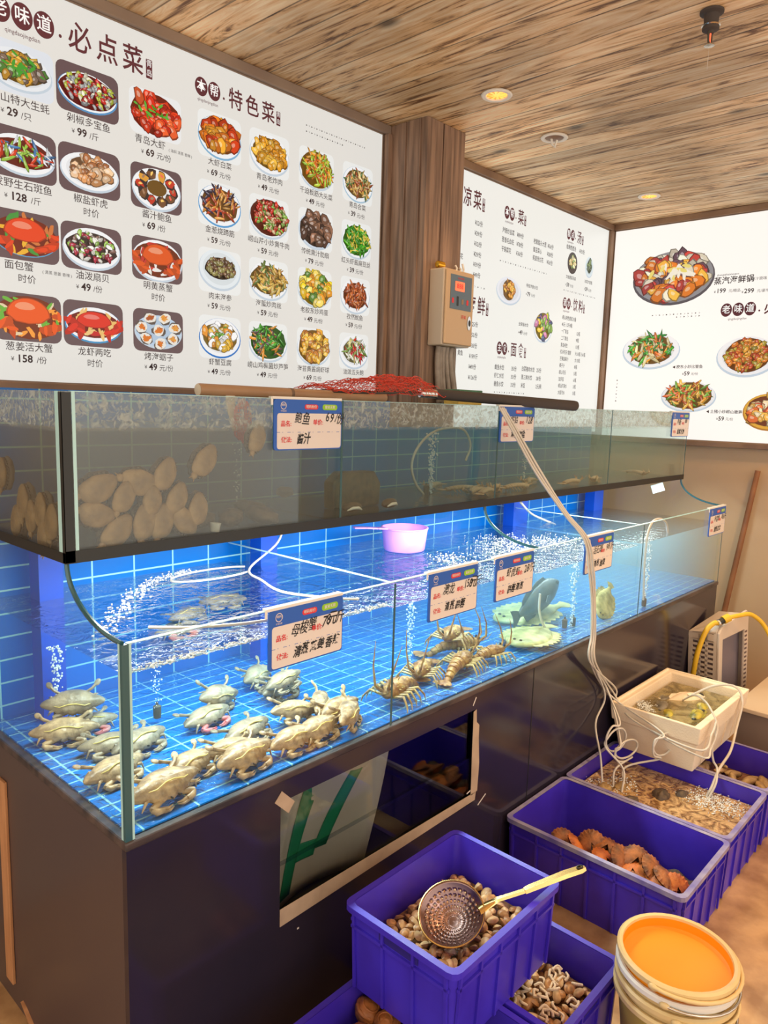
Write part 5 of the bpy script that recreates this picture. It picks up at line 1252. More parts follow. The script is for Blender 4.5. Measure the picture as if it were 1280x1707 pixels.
def netp(u, v):
    x = .915+.55*u; y = .36+.26*v
    z = 1.562+.055*math.sin(PI*v)*(.35+.9*(u**.7))*(.7+.5*noise.noise(Vector((u*5, v*3, 2)))) + .012*noise.noise(Vector((u*16, v*10, 0)))
    z += .02*max(0, math.sin(PI*(u-.1)))*math.sin(PI*v)
    return Vector((x, y+.03*noise.noise(Vector((u*6, v*6, 7))), z))-A
mb = MB().grid(netp, 34, 18); nt_ = mb.build('red_mesh', MT['net'], t)
m_ = nt_.modifiers.new('wire', 'WIREFRAME'); m_.thickness = .0020; m_.use_replace = True
def netq(u, v):
    return Vector((1.16+.30*u, .40+.16*v, 1.575+.05*math.sin(PI*v)*(.6+.5*math.sin(PI*u*.8+.3))+.012*noise.noise(Vector((u*9, v*9, 5)))))-A
mb = MB().grid(netq, 22, 12); nt_ = mb.build('red_mesh', MT['net'], t); m_ = nt_.modifiers.new('wire', 'WIREFRAME'); m_.thickness = .0020
t = thing('net_bag', 'small red mesh bag hanging from the tan pole inside the abalone tank', 'net bag', (at(398, 665, 'Y', .40).x, .40, 1.52))
mb = MB().ell((.012, 0, -.05), (.026, .02, .055), 18, 16, fn=bumpy(9, .5)); b_ = mb.build('bag_mesh', MT['brown_net'], t); b_.modifiers.new('wire', 'WIREFRAME').thickness = .003
MB().grid(lambda u, v: (-.035+.03*u+.02*v, .012+.006*math.sin(5*v), -.10*v+.018), 4, 10).build('cloth_strap', MT['bag'], t, smooth=60, solid=.003)
t = thing('sponge', 'yellow sponge with a green scouring side on the tank rim at the pillar', 'sponge', (1.945, .64, UZ1+.0005), (0, 0, .03))
MB().box(-.09, -.04, .0, .09, .04, .055).build('sponge_block', MT['sponge'], t, bevel=.006)
MB().box(-.09, -.04, .055, .09, .04, .066).build('scouring_pad', MT['spongeg'], t, bevel=.003)
# the control box on the pillar with its cables
t = thing('control_box', 'beige electric control box mounted on the timber pillar', 'control box', (1.949, PY0-.006, 1.787))
H = .322; w2 = .101; dp = .082
MB().box(-w2, -dp, 0, w2, -.001, H).build('housing', MT['boxside'], t, bevel=.006)
MB().box(-w2+.004, -dp-.012, .006, w2-.002, -dp-.0005, H-.006).build('door', MT['boxgold'], t, bevel=.004)
F = Face((0, -dp-.0125, 0), (1, 0, 0), (0, 0, 1))
MB().prism([F.p(x, z, -.001) for x, z in ((-.070, .155), (.080, .155), (.080, .298), (-.070, .298))], F.n*.002).build('panel_face', MT['screen'], t)
mb = MB(); F.shape(mb, rrect(.068, .040, .004), -.006, .252, .0018); mb.build('led_display', MT['led'], t)
mb = MB(); F.text(mb, '888', -.006, .252, .03, .01, h=.0022); F.text(mb, '温度控制器', 0, .285, .009, 0, h=.0018)
mb.build('display_digits', MT['red'], t)
for x, m in ((-.052, 'red'), (-.018, 'seal'), (.016, 'trim'), (.052, 'red')):
    mb = MB(); F.shape(mb, rrect(.014, .022 if x != -.018 else .04, .003), x, .19, .0018); mb.build('button', MT[m], t)
mb = MB(); F.text(mb, '开关', .03, .125, .018, .01, h=.0012); mb.build('door_lettering', MT['red'], t)
mb = MB(); F.shape(mb, ring_pts(.013, .030, 20), .072, .105, .0016); k = mb.build('lock_plate', MT['chrome'], t); mb = MB(); F.shape(mb, ring_pts(.008, .014, 16), .074, .105, .0022); mb.build('keyhole', MT['seal'], k)
t2 = thing('brass_fitting', 'ribbed brass hose fitting on top of the control box', 'fitting', (1.870, PY0-.045, 1.787+H+.016))
mb = MB()
for i in range(5): k = len(mb.v); mb.lathe([(.001, 0), (.011, .0), (.015, .004), (.011, .009), (.001, .009)], 14); mb.xf(Matrix.Translation((-.020+i*.009, 0, 0)) @ Matrix.Rotation(PI/2, 4, 'Y'), k)
mb.build('ribbed_sleeve', MT['brass'], t2, smooth=40)
for i, x in enumerate((1.985, 2.015, 2.036)):
    p_ = MB().tube([(x, PY0-.045, 1.787+H), (x+.004, PY0-.045, 1.787+H+.02), (x-.004, PY0-.042, 1.787+H+(.03, .024, .045)[i])], .0045, 8)
    tag(p_.build('wire_clip', MT['white'], smooth=60), ('left', 'middle', 'tallest, right')[i]+' white wire clip on top of the control box', 'clip', 'wire clips')
for i, (x0, x1, r) in enumerate(((1.895, 1.915, .012), (1.912, 1.935, .011), (1.93, 1.955, .012), (1.955, 1.995, .012), (1.985, 2.03, .013), (2.01, 2.05, .006))):
    hose(('first', 'second', 'third', 'fourth', 'fifth', 'thin last')[i]+' grey cable from the left under the control box', [(x0, PY0-.035, 1.786), (x0+.001, PY0-.030, 1.74), ((x0+x1)/2, PY0-.026, 1.66), (x1, PY0-.030, 1.56), (x1+.004, PY0-.03, 1.545)], r, 'cable', 'cable', 'cable', 'grey cables under the control box')
t = thing('note_card', 'small pale card stuck on the right end pane of the lower tank', 'card', (TL-G_-.0015, .37, 1.10), (math.radians(-22), 0, 0))
MB().box(-.0006, -.036, -.024, .0006, .036, .024).build('card_sheet', MT['note'], t)
# ------------------------------------------------------------------ blue crates on the floor
_room = set(bpy.data.objects)
def crate(label, x0, x1, y0, y1, z0, h, ribs=5, long='y', rim='crate'):
    cx_, cy_ = (x0+x1)/2, (y0+y1)/2; W, D = x1-x0, y1-y0
    t = thing('storage_crate', label, 'crate', (cx_, cy_, z0)); tp = .009; th = .005; lip = .010
    def rect(hw, hd, z, r=.018):
        out = []
        for sx, sy, a0 in ((1, 1, 0), (-1, 1, 90), (-1, -1, 180), (1, -1, 270)):
            for i in range(4):
                a = math.radians(a0+30*i); out.append((sx*(hw-r)+r*math.cos(a), sy*(hd-r)+r*math.sin(a), z))
        return out
    hw, hd = W/2-lip, D/2-lip
    rings = [rect(hw-tp, hd-tp, 0), rect(hw, hd, h-.002), rect(hw-th, hd-th, h-.002), rect(hw-tp-th, hd-tp-th, .006)]
    mb = MB(); vs = [p for r in rings for p in r]; n = 16; fs = [tuple(range(n-1, -1, -1)), tuple(3*n+i for i in range(n))]
    for k in range(3):
        for i in range(n): j = (i+1) % n; fs.append((k*n+i, k*n+j, (k+1)*n+j, (k+1)*n+i))
    mb.add(vs, fs); mb.build('crate_body', MT['crate'], t, smooth=35)
    mb = MB(); o = rect(hw+lip, hd+lip, h, .022); o2 = rect(hw+lip, hd+lip, h-.014, .022); i1 = rect(hw-th, hd-th, h, .016); o3 = rect(hw+lip-.003, hd+lip-.003, h-.014, .02)
    i2 = rect(hw-.001, hd-.001, h-.003, .016)
    vs = i2+o3+o2+o+i1; fs = []
    for k in range(4):
        for i in range(n): j = (i+1) % n; fs.append((k*n+i, k*n+j, (k+1)*n+j, (k+1)*n+i))
    mb.add(vs, fs).build('crate_rim', MT[rim], t, smooth=30)
    mb = MB()
    def side(axis, sgn, u, w_, za, zb, out):
        # a slab on one tapered side, u along the side
        def P_(uu, z, o_):
            k = z/h; off = (hw if axis == 'x' else hd)-tp*(1-k)+o_
            return (sgn*off, uu, z) if axis == 'x' else (uu, sgn*off, z)
        q = [P_(u-w_/2, za, 0), P_(u+w_/2, za, 0), P_(u+w_/2, zb, 0), P_(u-w_/2, zb, 0), P_(u-w_/2, za, out), P_(u+w_/2, za, out), P_(u+w_/2, zb, out), P_(u-w_/2, zb, out)]
        return q, [(4, 5, 6, 7), (0, 1, 5, 4), (1, 2, 6, 5), (2, 3, 7, 6), (3, 0, 4, 7)]
    for sgn in (-1, 1):
        for axis, span in (('x', D), ('y', W)):
            m = ribs if (span == max(W, D)) else max(2, ribs-2)
            for i in range(m+1):
                u = (span-2*lip-2*tp-.02)*(i/m-.5); mb.add(*side(axis, sgn, u, .007, .004, h-.014, .006))
            mb.add(*side(axis, sgn, 0, span-2*lip-2*tp-.006, h-.052, h-.045, .006))
    mb.build('crate_ribs', MT['crate'], t)
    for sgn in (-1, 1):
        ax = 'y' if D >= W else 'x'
        q, f = side(ax, sgn, 0, .11, h-.045+.004, h-.016, .0015); hr = MB().add(q, f).build('handle_recess', MT['crate_in'], t)  # thin dark slab painting the shade of a recess
    return t
CA = crate('blue crate half hidden under the clam crate at the bottom of the photo', .075, .585, -.86, -.262, 0, .22)
CB = crate('blue crate of clams between the raised clam crate and the bucket', .595, .905, -.690, -.150, 0, .22)
CC = crate('blue crate of clams raised on two other crates, ladle inside', .375, .790, -.572, -.256, .2205, .205, 5)
CD = crate('big blue crate holding orange scallops, third along the cabinet', 1.235, 1.618, -.708, -.128, 0, .22, 6, rim='rimw')
CE = crate('blue crate of bubbling murky water in front of the foam box', 1.622, 2.028, -.700, -.128, 0, .22, 6, rim='rimw')
CF = crate('blue crate of long shells behind the foam box', 2.032, 2.372, -.700, -.128, 0, .22, 6, rim='rimw')
brown = muddy('brown_crate_water', L(232, 192, 136), L(140, 100, 62), .88, 30, 1.6, 30)
brown2 = muddy('dark_crate_water', L(150, 108, 68), L(96, 66, 42), .92, 60, .5)
def cwater(label, c, z, m, tp=.010):
    l = c.location; hw, hd, k = c['hw'], c['hd'], 0
    return tag(MB().box(l.x-hw, l.y-hd, l.z+.0075, l.x+hw, l.y+hd, l.z+z).build('water', m), label, 'water', None, 'stuff')
for c, (x0, x1, y0, y1) in ((CA, (.075, .585, -.86, -.262)), (CB, (.595, .905, -.690, -.150)), (CC, (.375, .790, -.572, -.256)), (CD, (1.235, 1.618, -.708, -.128)), (CE, (1.622, 2.028, -.700, -.128)), (CF, (2.032, 2.372, -.700, -.128))):
    c['hw'] = (x1-x0)/2-.010-.015; c['hd'] = (y1-y0)/2-.010-.015
cwater('murky brown water in the clam crate carrying the ladle', CC, .098, brown2)
cwater('murky brown water in the clam crate beside the bucket', CB, .118, brown2)
cwater('brown bubbling water in the crate in front of the foam box', CE, .165, brown)
cwater('dark water in the crate of long shells behind the foam box', CF, .115, brown2)

# ------------------------------------------------------------------ clams, one object each
def clam_mesh(m):
    mb = MB()
    for s_ in (-1, 1):
        vs = []; fs = []; nu, nv = 14, 4
        for j in range(nv+1):
            k = j/nv
            for i in range(nu):
                a = 2*PI*i/nu; r = (1+.10*math.cos(a)+.06*math.sin(2*a))*(1-k); x = .0175*r*math.cos(a)-.003*k; y = .0140*r*math.sin(a)-.007*k
                vs.append((x, y, s_*(.0098*(1-(1-k)**2)+.0002)))
        for j in range(nv):
            for i in range(nu):
                i2 = (i+1) % nu; q = (j*nu+i, j*nu+i2, (j+1)*nu+i2, (j+1)*nu+i); fs.append(q if s_ > 0 else q[::-1])
        mb.add(vs, fs)
    o = mb.build('clam', MT[m], None, smooth=70); return o
rnd = random.Random(21)
protos = [clam_mesh(m) for m in ('clam', 'clam2', 'clam3')]
first = [True]*3
def heap(label, group, c, nx, ny, zbase, hump, skip=None, scale=1.0, pick=(0, 0, 1, 2)):
    l = c.location; hw, hd = c['hw']-.014, c['hd']-.014
    for i in range(nx):
        for j in range(ny):
            u = (i+.5+rnd.uniform(-.38, .38))/nx*2-1; v = (j+.5+rnd.uniform(-.38, .38))/ny*2-1
            if skip and skip(u, v): continue
            k = rnd.choice(pick); o = protos[k] if first[k] else protos[k].copy()
            if first[k]: first[k] = False
            else: COL.objects.link(o)
            s_ = scale*rnd.uniform(.82, 1.2)
            o.location = (l.x+u*hw, l.y+v*hd, l.z+zbase+hump*(1-u*u)*(1-v*v)+rnd.uniform(-.004, .007))
            o.rotation_euler = (rnd.uniform(-.9, .9), rnd.uniform(-.9, .9), rnd.uniform(0, 6.28)); o.scale = (s_,)*3
            tag(o, label, 'clam', group)
heap('small tan clam among many in the raised crate with the ladle', 'clams in the raised crate', CC, 15, 12, .104, .020, lambda u, v: (abs(u+.02) < .16 and abs(v+.15) < .26), .86)
heap('small tan clam among many in the low crate beside the bucket', 'clams in the crate beside the bucket', CB, 9, 16, .124, .014, lambda u, v: v > .80, .88, (0, 1, 2, 2))
# soft siphons lying between the clams of the low crate
mb = MB()
for _ in range(110):
    u, v = rnd.uniform(-.9, .9), rnd.uniform(-.95, .5); x, y = CB.location.x+u*(CB['hw']-.012), CB.location.y+v*(CB['hd']-.02); a = rnd.uniform(0, 6.28); z = .140+rnd.uniform(-.004, .008)
    mb.tube(spline([(x, y, z), (x+.012*math.cos(a), y+.012*math.sin(a), z+.006), (x+.026*math.cos(a+.6), y+.024*math.sin(a+.6), z+.002)], 3), .0032, 6)
tag(mb.build('clam_siphons', MT['foam'], smooth=60), 'pale siphons stretched out between the clams beside the bucket', 'clam siphons', None, 'stuff')
# round brown whelks in the crate at the bottom edge
def make_whelk():
    t = thing('whelk', 'x', 'whelk')
    MB().ell((0, 0, .028), (.034, .031, .027), 18, 12, fn=bumpy(4, .10)).build('shell_body', MT['scallop'], t, smooth=70)
    pts = [(.030*math.cos(a)*(1-a/22), .030*math.sin(a)*(1-a/22), .034+.0018*a) for a in [i*.5 for i in range(26)]]
    MB().tube(pts, [.006-.00018*i for i in range(26)], 7).build('spire', MT['scallop'], t, smooth=70)
    return t
wk = make_whelk()
for i, (x, y, z, lb) in enumerate(((.345, -.345, .130, 'whelk at the left of the visible pile in the lowest crate'), (.408, -.300, .134, 'whelk at the top of the pile in the lowest crate'), (.425, -.362, .132, 'whelk in the middle of the pile in the lowest crate'), (.475, -.318, .130, 'whelk at the right of the pile, top row, lowest crate'), (.500, -.388, .128, 'whelk at the right of the pile, lower row, lowest crate'), (.540, -.345, .122, 'rightmost whelk of the lowest crate'), (.365, -.415, .126, 'whelk at the bottom edge of the photo, left'), (.440, -.430, .126, 'whelk at the bottom edge of the photo, right'))):
    o = wk if i == 0 else dup(wk); o['label'] = lb; o['group'] = 'whelks in the lowest crate'; o.location = (x, y, z); o.rotation_euler = (.3*math.sin(i*2), .3*math.cos(i*3), i*1.3)
bed = tag(MB().grid(lambda u, v: (.125+.41*u, -.81+.50*v, .105+.020*noise.noise(Vector((u*9, v*9, 1)))+.02*math.sin(PI*u)*math.sin(PI*v)), 30, 30).build('whelk_bed', MT['shell'], smooth=60), 'dark bed of shells under the whelks', 'shells', None, 'stuff')
# scallops
def make_scallop(m):
    t = thing('scallop', 'x', 'scallop'); nu = 34
    for s_ in (-1, 1):
        vs = []; fs = []; nv = 6
        for j in range(nv+1):
            k = j/nv
            for i in range(nu+1):
                a = math.radians(-62+304*i/nu); r = .044*(1+.035*math.cos(i*PI))*k
                x, y = r*math.cos(a), r*math.sin(a)*1.0+.004*(1-k)
                vs.append((x, y-.006, s_*(.0135*(1-k**2.2)+.0008)+.0009*math.cos(i*PI)*k*s_))
        for j in range(nv):
            for i in range(nu): q = (j*(nu+1)+i, (j+1)*(nu+1)+i, (j+1)*(nu+1)+i+1, j*(nu+1)+i+1); fs.append(q if s_ > 0 else q[::-1])
        MB().add(vs, fs).build('valve', MT[m], t, smooth=50)
    MB().prism([(-.022, -.048, -.004), (.022, -.048, -.004), (.014, -.030, -.006), (-.014, -.030, -.006)], (0, 0, .010)).build('hinge_ear', MT[m], t, bevel=.002)
    return t
sc = [make_scallop('scallop'), make_scallop('scallop2')]; f2 = [True, True]
SCP = [(938, 1400, .10, .9, 0), (962, 1408, .115, .7, 1), (985, 1404, .13, 1.1, 0), (1012, 1412, .125, -.3, 0), (1005, 1432, .12, .4, 1), (1035, 1430, .135, 1.0, 0), (1062, 1430, .14, .5, 0), (1055, 1452, .12, -.2, 1), (1086, 1446, .14, .9, 0), (1108, 1462, .13, .2, 0), (1090, 1474, .115, .6, 1), (1126, 1478, .115, 1.0, 1), (1070, 1465, .11, .1, 0), (1030, 1452, .105, .3, 0)]
SN = ['furthest left', 'second from the left', 'third from the left', 'upright one left of the middle', 'bright one under the upright one', 'upper one in the middle', 'highest', 'bright one in the middle', 'large round one right of the middle', 'upper one at the right', 'bright one at the lower right', 'bright rightmost', 'lowest in the middle', 'half hidden by the crate rim']
for i, (px, py, z, tl, k) in enumerate(SCP):
    p = at(px, py, 'Z', z); o = sc[k] if f2[k] else dup(sc[k]); f2[k] = False
    o.location = (min(max(p.x, 1.305), 1.545), max(p.y, -.625), z); o.rotation_euler = (.35+.45*tl, .35*math.sin(i*2.3), -.6+.9*math.sin(i*1.7)); o.scale = (1.05,)*3
    o['label'] = 'orange brown scallop in the big crate, '+SN[i]; o['group'] = 'scallops in the big crate'
tag(MB().grid(lambda u, v: (1.272+.31*u, -.668+.50*v, .012+.062*max(0, 1-1.25*(1-u)**1.3*.9-.9*max(0, v-.72)*2)*(1-.5*v)+.02*noise.noise(Vector((u*10, v*12, 4)))), 30, 40).build('scallop_bed', MT['shell'], smooth=60), 'heap of orange scallops under the upper ones', 'scallops', None, 'stuff')
# shells and long clams in the crate behind the foam box
def make_long(m):
    return MB().ell((0, 0, 0), (.040, .016, .011), 16, 8, fn=bumpy(8, .16)).build('long_clam', MT[m], None, smooth=70)
lg = [make_long('oyster'), make_long('clam3')]; f3 = [True, True]
for i in range(7):
    for j in range(9):
        k = rnd.choice((0, 0, 1)); o = lg[k] if f3[k] else lg[k].copy()
        if f3[k]: f3[k] = False
        else: COL.objects.link(o)
        l = CF.location
        o.location = (l.x+((i+.5)/7*2-1)*(CF['hw']-.038)+rnd.uniform(-.01, .01), l.y+((j+.5)/9*2-1)*(CF['hd']-.03)+rnd.uniform(-.01, .01), .122+rnd.uniform(-.006, .014)); o.rotation_euler = (rnd.uniform(-.5, .5), rnd.uniform(-.4, .4), rnd.uniform(-.7, .7)); s_ = rnd.uniform(.8, 1.2); o.scale = (s_,)*3
        tag(o, 'long pale clam among many in the crate behind the foam box', 'clam', 'long clams behind the foam box')
# sea snails under the bubbling water
for i, (x, y, r, lb) in enumerate(((1.735, -.235, .036, 'shellfish in the froth at the near left of the water crate'), (1.79, -.27, .030, 'shellfish in the froth beside the falling hoses'), (1.84, -.40, .040, 'dark round shell breaking the surface in the middle of the water crate'), (1.90, -.45, .030, 'small dark shell by the hose in the water crate'), (1.72, -.34, .034, 'shell lying under the surface of the water crate'))):
    o = tag(MB().ell((0, 0, 0), (r, r*.8, r*.7), 16, 10, fn=bumpy(i+11, .35)).build('sea_snail', MT['oyster' if i < 2 else 'shell'], smooth=70), lb, 'sea snail', 'sea snails in the water crate'); o.location = (x, y, .158)
froth('tan froth on the water in front of the foam box', [(1.69+.018*i, -.18-.012*i) for i in range(9)]+[(1.90+.01*(i % 6), -.50-.025*(i//3)) for i in range(18)], .1665, 800, 8, .032)

# ------------------------------------------------------------------ the foam box
t = thing('foam_box', 'cream polystyrene box of live fish resting on two crates', 'foam box', (2.215, -.310, .2215))
def fr(hw, hd, z): return [(-hw, -hd, z), (hw, -hd, z), (hw, hd, z), (-hw, hd, z)]
fb = MB(); prof = [fr(.232, .142, 0), fr(.262, .160, .120), fr(.268, .166, .122), fr(.277, .172, .190), fr(.266, .161, .190), fr(.266, .161, .183), fr(.246, .141, .183), fr(.226, .122, .03)]
vs = [p for r in prof for p in r]; fs = [(3, 2, 1, 0), tuple(28+i for i in range(4))]
for k in range(7):
    for i in range(4): j = (i+1) % 4; fs.append((k*4+i, k*4+j, k*4+4+j, k*4+4+i))
fb.add(vs, fs).build('box_body', MT['foam'], t, bevel=.006)
mb = MB()
for u in (-.16, -.05, .06, .17): mb.add([(u-.004, -.1465-.0005, .012), (u+.004, -.1465-.0005, .012), (u+.004, -.1605, .116), (u-.004, -.1605, .116)], [(0, 1, 2, 3)])
mb.build('moulded_joint', MT['foam'], t, solid=.004)
fw_ = muddy('foam_box_water', L(206, 186, 128), L(140, 122, 78), .62, 46, .9)
tag(MB().box(2.215-.229, -.310-.125, .254, 2.215+.229, -.310+.125, .372).build('water', fw_), 'cloudy water in the foam box', 'water', None, 'stuff')
for i, (x, y, z, yaw, m, lb, s_) in enumerate(((2.10, -.300, .360, .3, 'fish_yel', 'yellow and black fish at the left of the foam box', .15), (2.17, -.385, .362, .15, 'fish_yel', 'yellow fish nearest the front rim of the foam box', .17), (2.26, -.37, .364, .4, 'fish_yel', 'bright yellow fish in the middle of the foam box', .13), (2.30, -.30, .366, 2.6, 'foam', 'pale fish lying across the foam box', .20), (2.16, -.25, .358, .2, 'fish_grey', 'grey fish at the back of the foam box', .18), (2.24, -.23, .356, -.2, 'fish_grey', 'second grey fish at the back right of the foam box', .16))):
    fish('pond_fish', lb, 'fish', s_, s_*.36, s_*.22, MT[m], (x, y, z), (PI/2*.8, 0, yaw), 'fish in the foam box')
froth('froth at the back corner of the foam box', [(2.04+.01*i, -.24+.006*i) for i in range(8)], .3735, 260, 12, .02)

# ------------------------------------------------------------------ the bucket stack
bz = -.03
BL = ['topmost bucket of the stack, orange inside', 'cream bucket second from the top of the stack', 'cream bucket third from the top of the stack', 'olive bucket at the bottom of the stack']
for i in range(4):
    zt = .312-.030*i; hb = .205 if i < 3 else zt
    z0 = zt-hb; k = 1.0-.0*i
    t = thing('bucket', BL[i], 'bucket', (.908, -.806, max(z0, .0005)), (0, 0, .2*i), 'stacked buckets', 1)
    z0 = max(z0, .0005); hb = zt-z0; rt = .121+.0008*i; rb = .098 if i == 3 else rt-hb*.115
    inner = 'orange' if i == 0 else 'cream'
    if i == 0: MB().lathe([(.001, hb-.030), (rt-.012, hb-.030), (rt-.004, hb-.024), (rt-.004, hb-.034), (.001, hb-.034)], 48).build('orange_lid', pm('orange_lid_plastic', L(246, 150, 20), .6), t, smooth=40)
    MB().lathe([(.001, 0), (rb, 0), (rt, hb-.004), (rt-.0026, hb-.004), (rb-.003, .004), (.001, .004)], 48).build('bucket_body', MT['orange' if i == 0 else ('cream' if i < 3 else 'olive')], t, smooth=40)
    MB().lathe([(rt-.003, hb-.006), (rt-.002, hb), (rt+.005, hb+.002), (rt+.010, hb-.002), (rt+.010, hb-.012), (rt+.004, hb-.013), (rt, hb-.010)], 48).build('bucket_rim', MT['cream' if i != 1 else 'white'], t, smooth=50)
    hp_ = []
    R = rt+.013
    for j in range(19):
        a = PI*j/18; hp_.append((R*math.cos(a), -R*math.sin(a)*math.cos(.10+.05*i)*1.02, hb-.008-R*math.sin(a)*math.sin(.10+.05*i)*.55))
    MB().tube(hp_, .0045 if i % 2 == 0 else .0032, 8).build('handle', MT['cream' if i % 2 == 0 else 'steel'], t, smooth=60)
    for s_ in (-1, 1): MB().ell((s_*(rt+.011), 0, hb-.010), (.006, .012, .008), 10, 6).build('handle_lug', MT['cream'], t, smooth=60)

# ------------------------------------------------------------------ the skimmer ladle
A = at(785, 1512, 'Z', .405); B = at(975, 1447, 'Z', .468)
t = thing('skimmer_ladle', 'perforated steel skimmer ladle lying in the raised clam crate', 'ladle', at(756, 1540, 'Z', .362))
O = Vector(t.location)
def bowl(u, v):
    a = 2*PI*u; r = .074*v; return Vector((r*math.cos(a), r*math.sin(a), .040*v*v-.002))
hole = lambda i, j: (4 <= j <= 19 and j % 3 == 1 and i % 3 == 0)
d = (A-O); d.z = 0; yaw = math.atan2(d.y, d.x)
RM = Matrix.Translation((0, 0, .006)) @ Matrix.Rotation(yaw, 4, 'Z') @ Matrix.Rotation(math.radians(-14), 4, 'Y') @ Matrix.Rotation(math.radians(26), 4, 'X')
mb = MB().grid(bowl, 90, 24, hole); mb.xf(RM); mb.build('bowl', MT['strainer'], t, smooth=60, solid=.0016)
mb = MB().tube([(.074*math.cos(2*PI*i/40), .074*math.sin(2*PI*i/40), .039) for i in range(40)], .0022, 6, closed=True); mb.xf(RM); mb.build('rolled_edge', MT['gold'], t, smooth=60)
s0 = RM @ Vector((.071, 0, .039)); e0 = B-O; up_ = Vector((0, 0, 1)); dd = (e0-s0).normalized(); sd = dd.cross(up_).normalized(); nn = sd.cross(dd)
def strip(mb, pts, th=.006):
    vs = []; 
    for p, w_ in pts:
        for a, b_ in ((-1, -.3), (-.6, .6), (.6, .6), (1, -.3)): vs.append(p+sd*w_*a+nn*th*b_)
    n = len(pts); fs = [(i*4+j, (i+1)*4+j, (i+1)*4+(j+1) % 4, i*4+(j+1) % 4) for i in range(n-1) for j in range(4)] + [(0, 1, 2, 3), ((n-1)*4+3, (n-1)*4+2, (n-1)*4+1, (n-1)*4)]
    return mb.add(vs, fs)
Lh = (e0-s0).length
neck = [(s0-dd*.010-nn*.004, .014), (s0+dd*.012, .011), (s0+dd*.04+nn*.004, .0065), (s0+dd*Lh*.42, .0065)]
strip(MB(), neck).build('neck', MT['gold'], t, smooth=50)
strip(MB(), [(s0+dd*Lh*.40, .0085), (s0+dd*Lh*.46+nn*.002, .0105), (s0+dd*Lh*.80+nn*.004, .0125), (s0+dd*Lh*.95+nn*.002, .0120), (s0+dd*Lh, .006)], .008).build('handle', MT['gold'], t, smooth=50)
ho = s0+dd*Lh*.95+nn*.0082
MB().tube([ho+dd*.007*math.cos(2*PI*i/16)+sd*.0045*math.sin(2*PI*i/16) for i in range(16)], .0016, 6, closed=True).build('hanging_eye', MT['seal'], t, smooth=60)

# ------------------------------------------------------------------ things along the right wall
t = thing('low_cabinet', 'grey box with a pale top at the right edge behind the foam box', 'cabinet', (2.86, -.72, 0))
MB().box(-.30, -.30, 0, .34, .30, .285).build('cabinet_body', MT['counter_side'], t, bevel=.004)
MB().box(-.31, -.31, .285, .35, .31, .305).build('cabinet_top', MT['counter'], t, bevel=.004)
# scale the floor things about the camera, down to the lower floor
for o in [o for o in bpy.data.objects if o not in _room and o.parent is None]:
    o.location = plan(o.location); o.scale = o.scale*PU
s1, s2 = at(1262, 790, 'X', WX-.03), at(1203, 1035, 'X', WX-.06)
e = s2+(s2-s1)*((s2.z-FLR-.002)/(s1.z-s2.z)); top = s1+(s1-s2)*.02; e.x = WX-.07
t = thing('wooden_stick', 'brown wooden stick leaning on the right wall beside the tanks', 'stick', e)
MB().tube([Vector((0, 0, 0)), (top-e)*.5, top-e], [.017, .016, .015], 12).build('stick_shaft', MT['stick'], t, smooth=50)
t = thing('plastic_case', 'white slotted plastic case standing by the right wall', 'case', (3.12, -.19, FLR), (math.radians(-3), math.radians(-2), math.radians(-6)))
CW, CD_, CH = .34, .16, .621
mb = MB()
mb.prism([(0, 0, 0), (0, 0, CH-.03), (.03, 0, CH), (CW-.02, 0, CH+.03), (CW, 0, CH), (CW, 0, 0), (CW-.045, 0, 0), (CW-.045, 0, CH-.07), (.04, 0, CH-.07), (.04, 0, 0)], (0, .014, 0))
mb.build('front_frame', MT['machine'], t, bevel=.004)
sp_ = MB()
ny, nz = 4, 19
sp_.box(0, .014, 0, .008, .03, CH-.03); sp_.box(0, CD_-.02, 0, .008, CD_, CH-.05)
for k in range(3): yy = .03+(k+.5)*.11/3
for r in range(nz+1):
    z = .05+r*(CH-.13)/nz; sp_.box(0, .03, z-.006, .008, CD_-.02, z+.006)
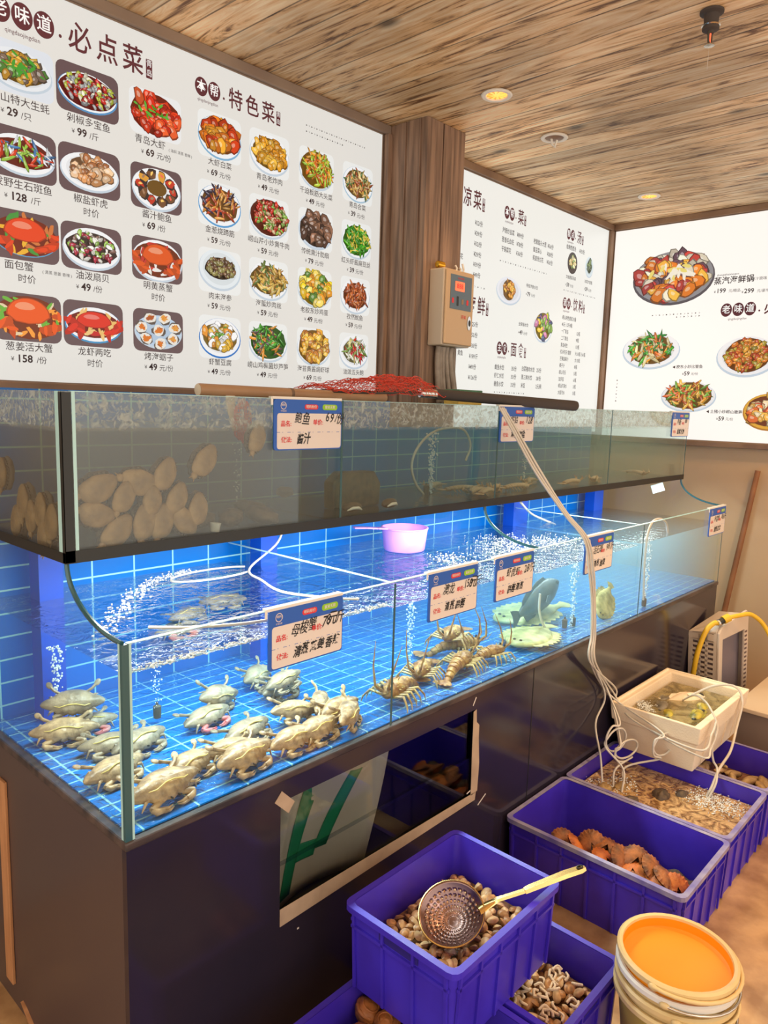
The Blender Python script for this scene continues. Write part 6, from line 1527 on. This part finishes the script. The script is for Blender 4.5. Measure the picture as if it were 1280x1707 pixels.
for k in (1, 2): y = .03+.11*k/3; sp_.box(0, y-.006, .04, .008, y+.006, CH-.05)
sp_.box(0, .03, 0, .008, CD_-.02, .05); sp_.box(0, .03, CH-.082, .008, CD_-.02, CH-.04)
sp_.build('slotted_side', MT['machine'], t)
MB().box(.010, .02, .005, .014, CD_-.01, CH-.06).build('dark_liner', MT['slot'], t)  # dark sheet added behind the slots for their shade
MB().box(.02, .040, .004, CW-.02, .046, CH-.05).build('recessed_panel', MT['bluegrey'], t)
mb = MB()
for r in range(22): mb.box(CW-.043, -.001, .05+r*.023, CW-.018, .004, .060+r*.023)
mb.build('edge_slots', MT['slot'], t)  # dark blocks on the frame standing in for shaded slots
MB().prism([(0, .014, CH-.035), (0, CD_, CH-.055), (CW, CD_, CH-.02), (CW, .014, CH-.005), (.03, .014, CH-.005)], (0, 0, .012)).build('top_cover', MT['machine'], t, bevel=.003)
MB().box(CW-.010, .014, 0, CW-.002, CD_, CH-.03).build('side_panel', MT['machine'], t)
t = thing('water_hose', 'yellow water hose draped over the white plastic case', 'hose', (3.1, -.1, 0))
def hz(l): return [at(x, y, 'X', X)-Vector(t.location) for x, y, X in l]
p1 = hz([(1155, 1125, 3.05), (1162, 1090, 3.05), (1175, 1055, 3.07), (1188, 1040, 3.10), (1198, 1038, 3.12)])
p2 = hz([(1213, 1030, 3.16), (1232, 1026, 3.22), (1250, 1024, 3.28), (1266, 1034, 3.32), (1278, 1050, 3.34), (1290, 1075, 3.34)])
MB().tube(spline(p1), .013, 10).build('hose_length', MT['yhose'], t, smooth=60)
MB().tube(spline(p2), .011, 10).build('hose_length', MT['yhose'], t, smooth=60)
a, b_ = p1[-1], p2[0]
MB().tube([a, a+(b_-a)*.5], .015, 12).build('black_coupling', MT['seal'], t, smooth=50)
MB().tube([a+(b_-a)*.5, b_+(b_-a)*.15], .021, 12).build('yellow_coupling', MT['yhose'], t, smooth=50)
MB().tube([a+(a-b_)*.12, a+(b_-a)*.05], .017, 12).build('hose_clamp', MT['steel'], t, smooth=50)
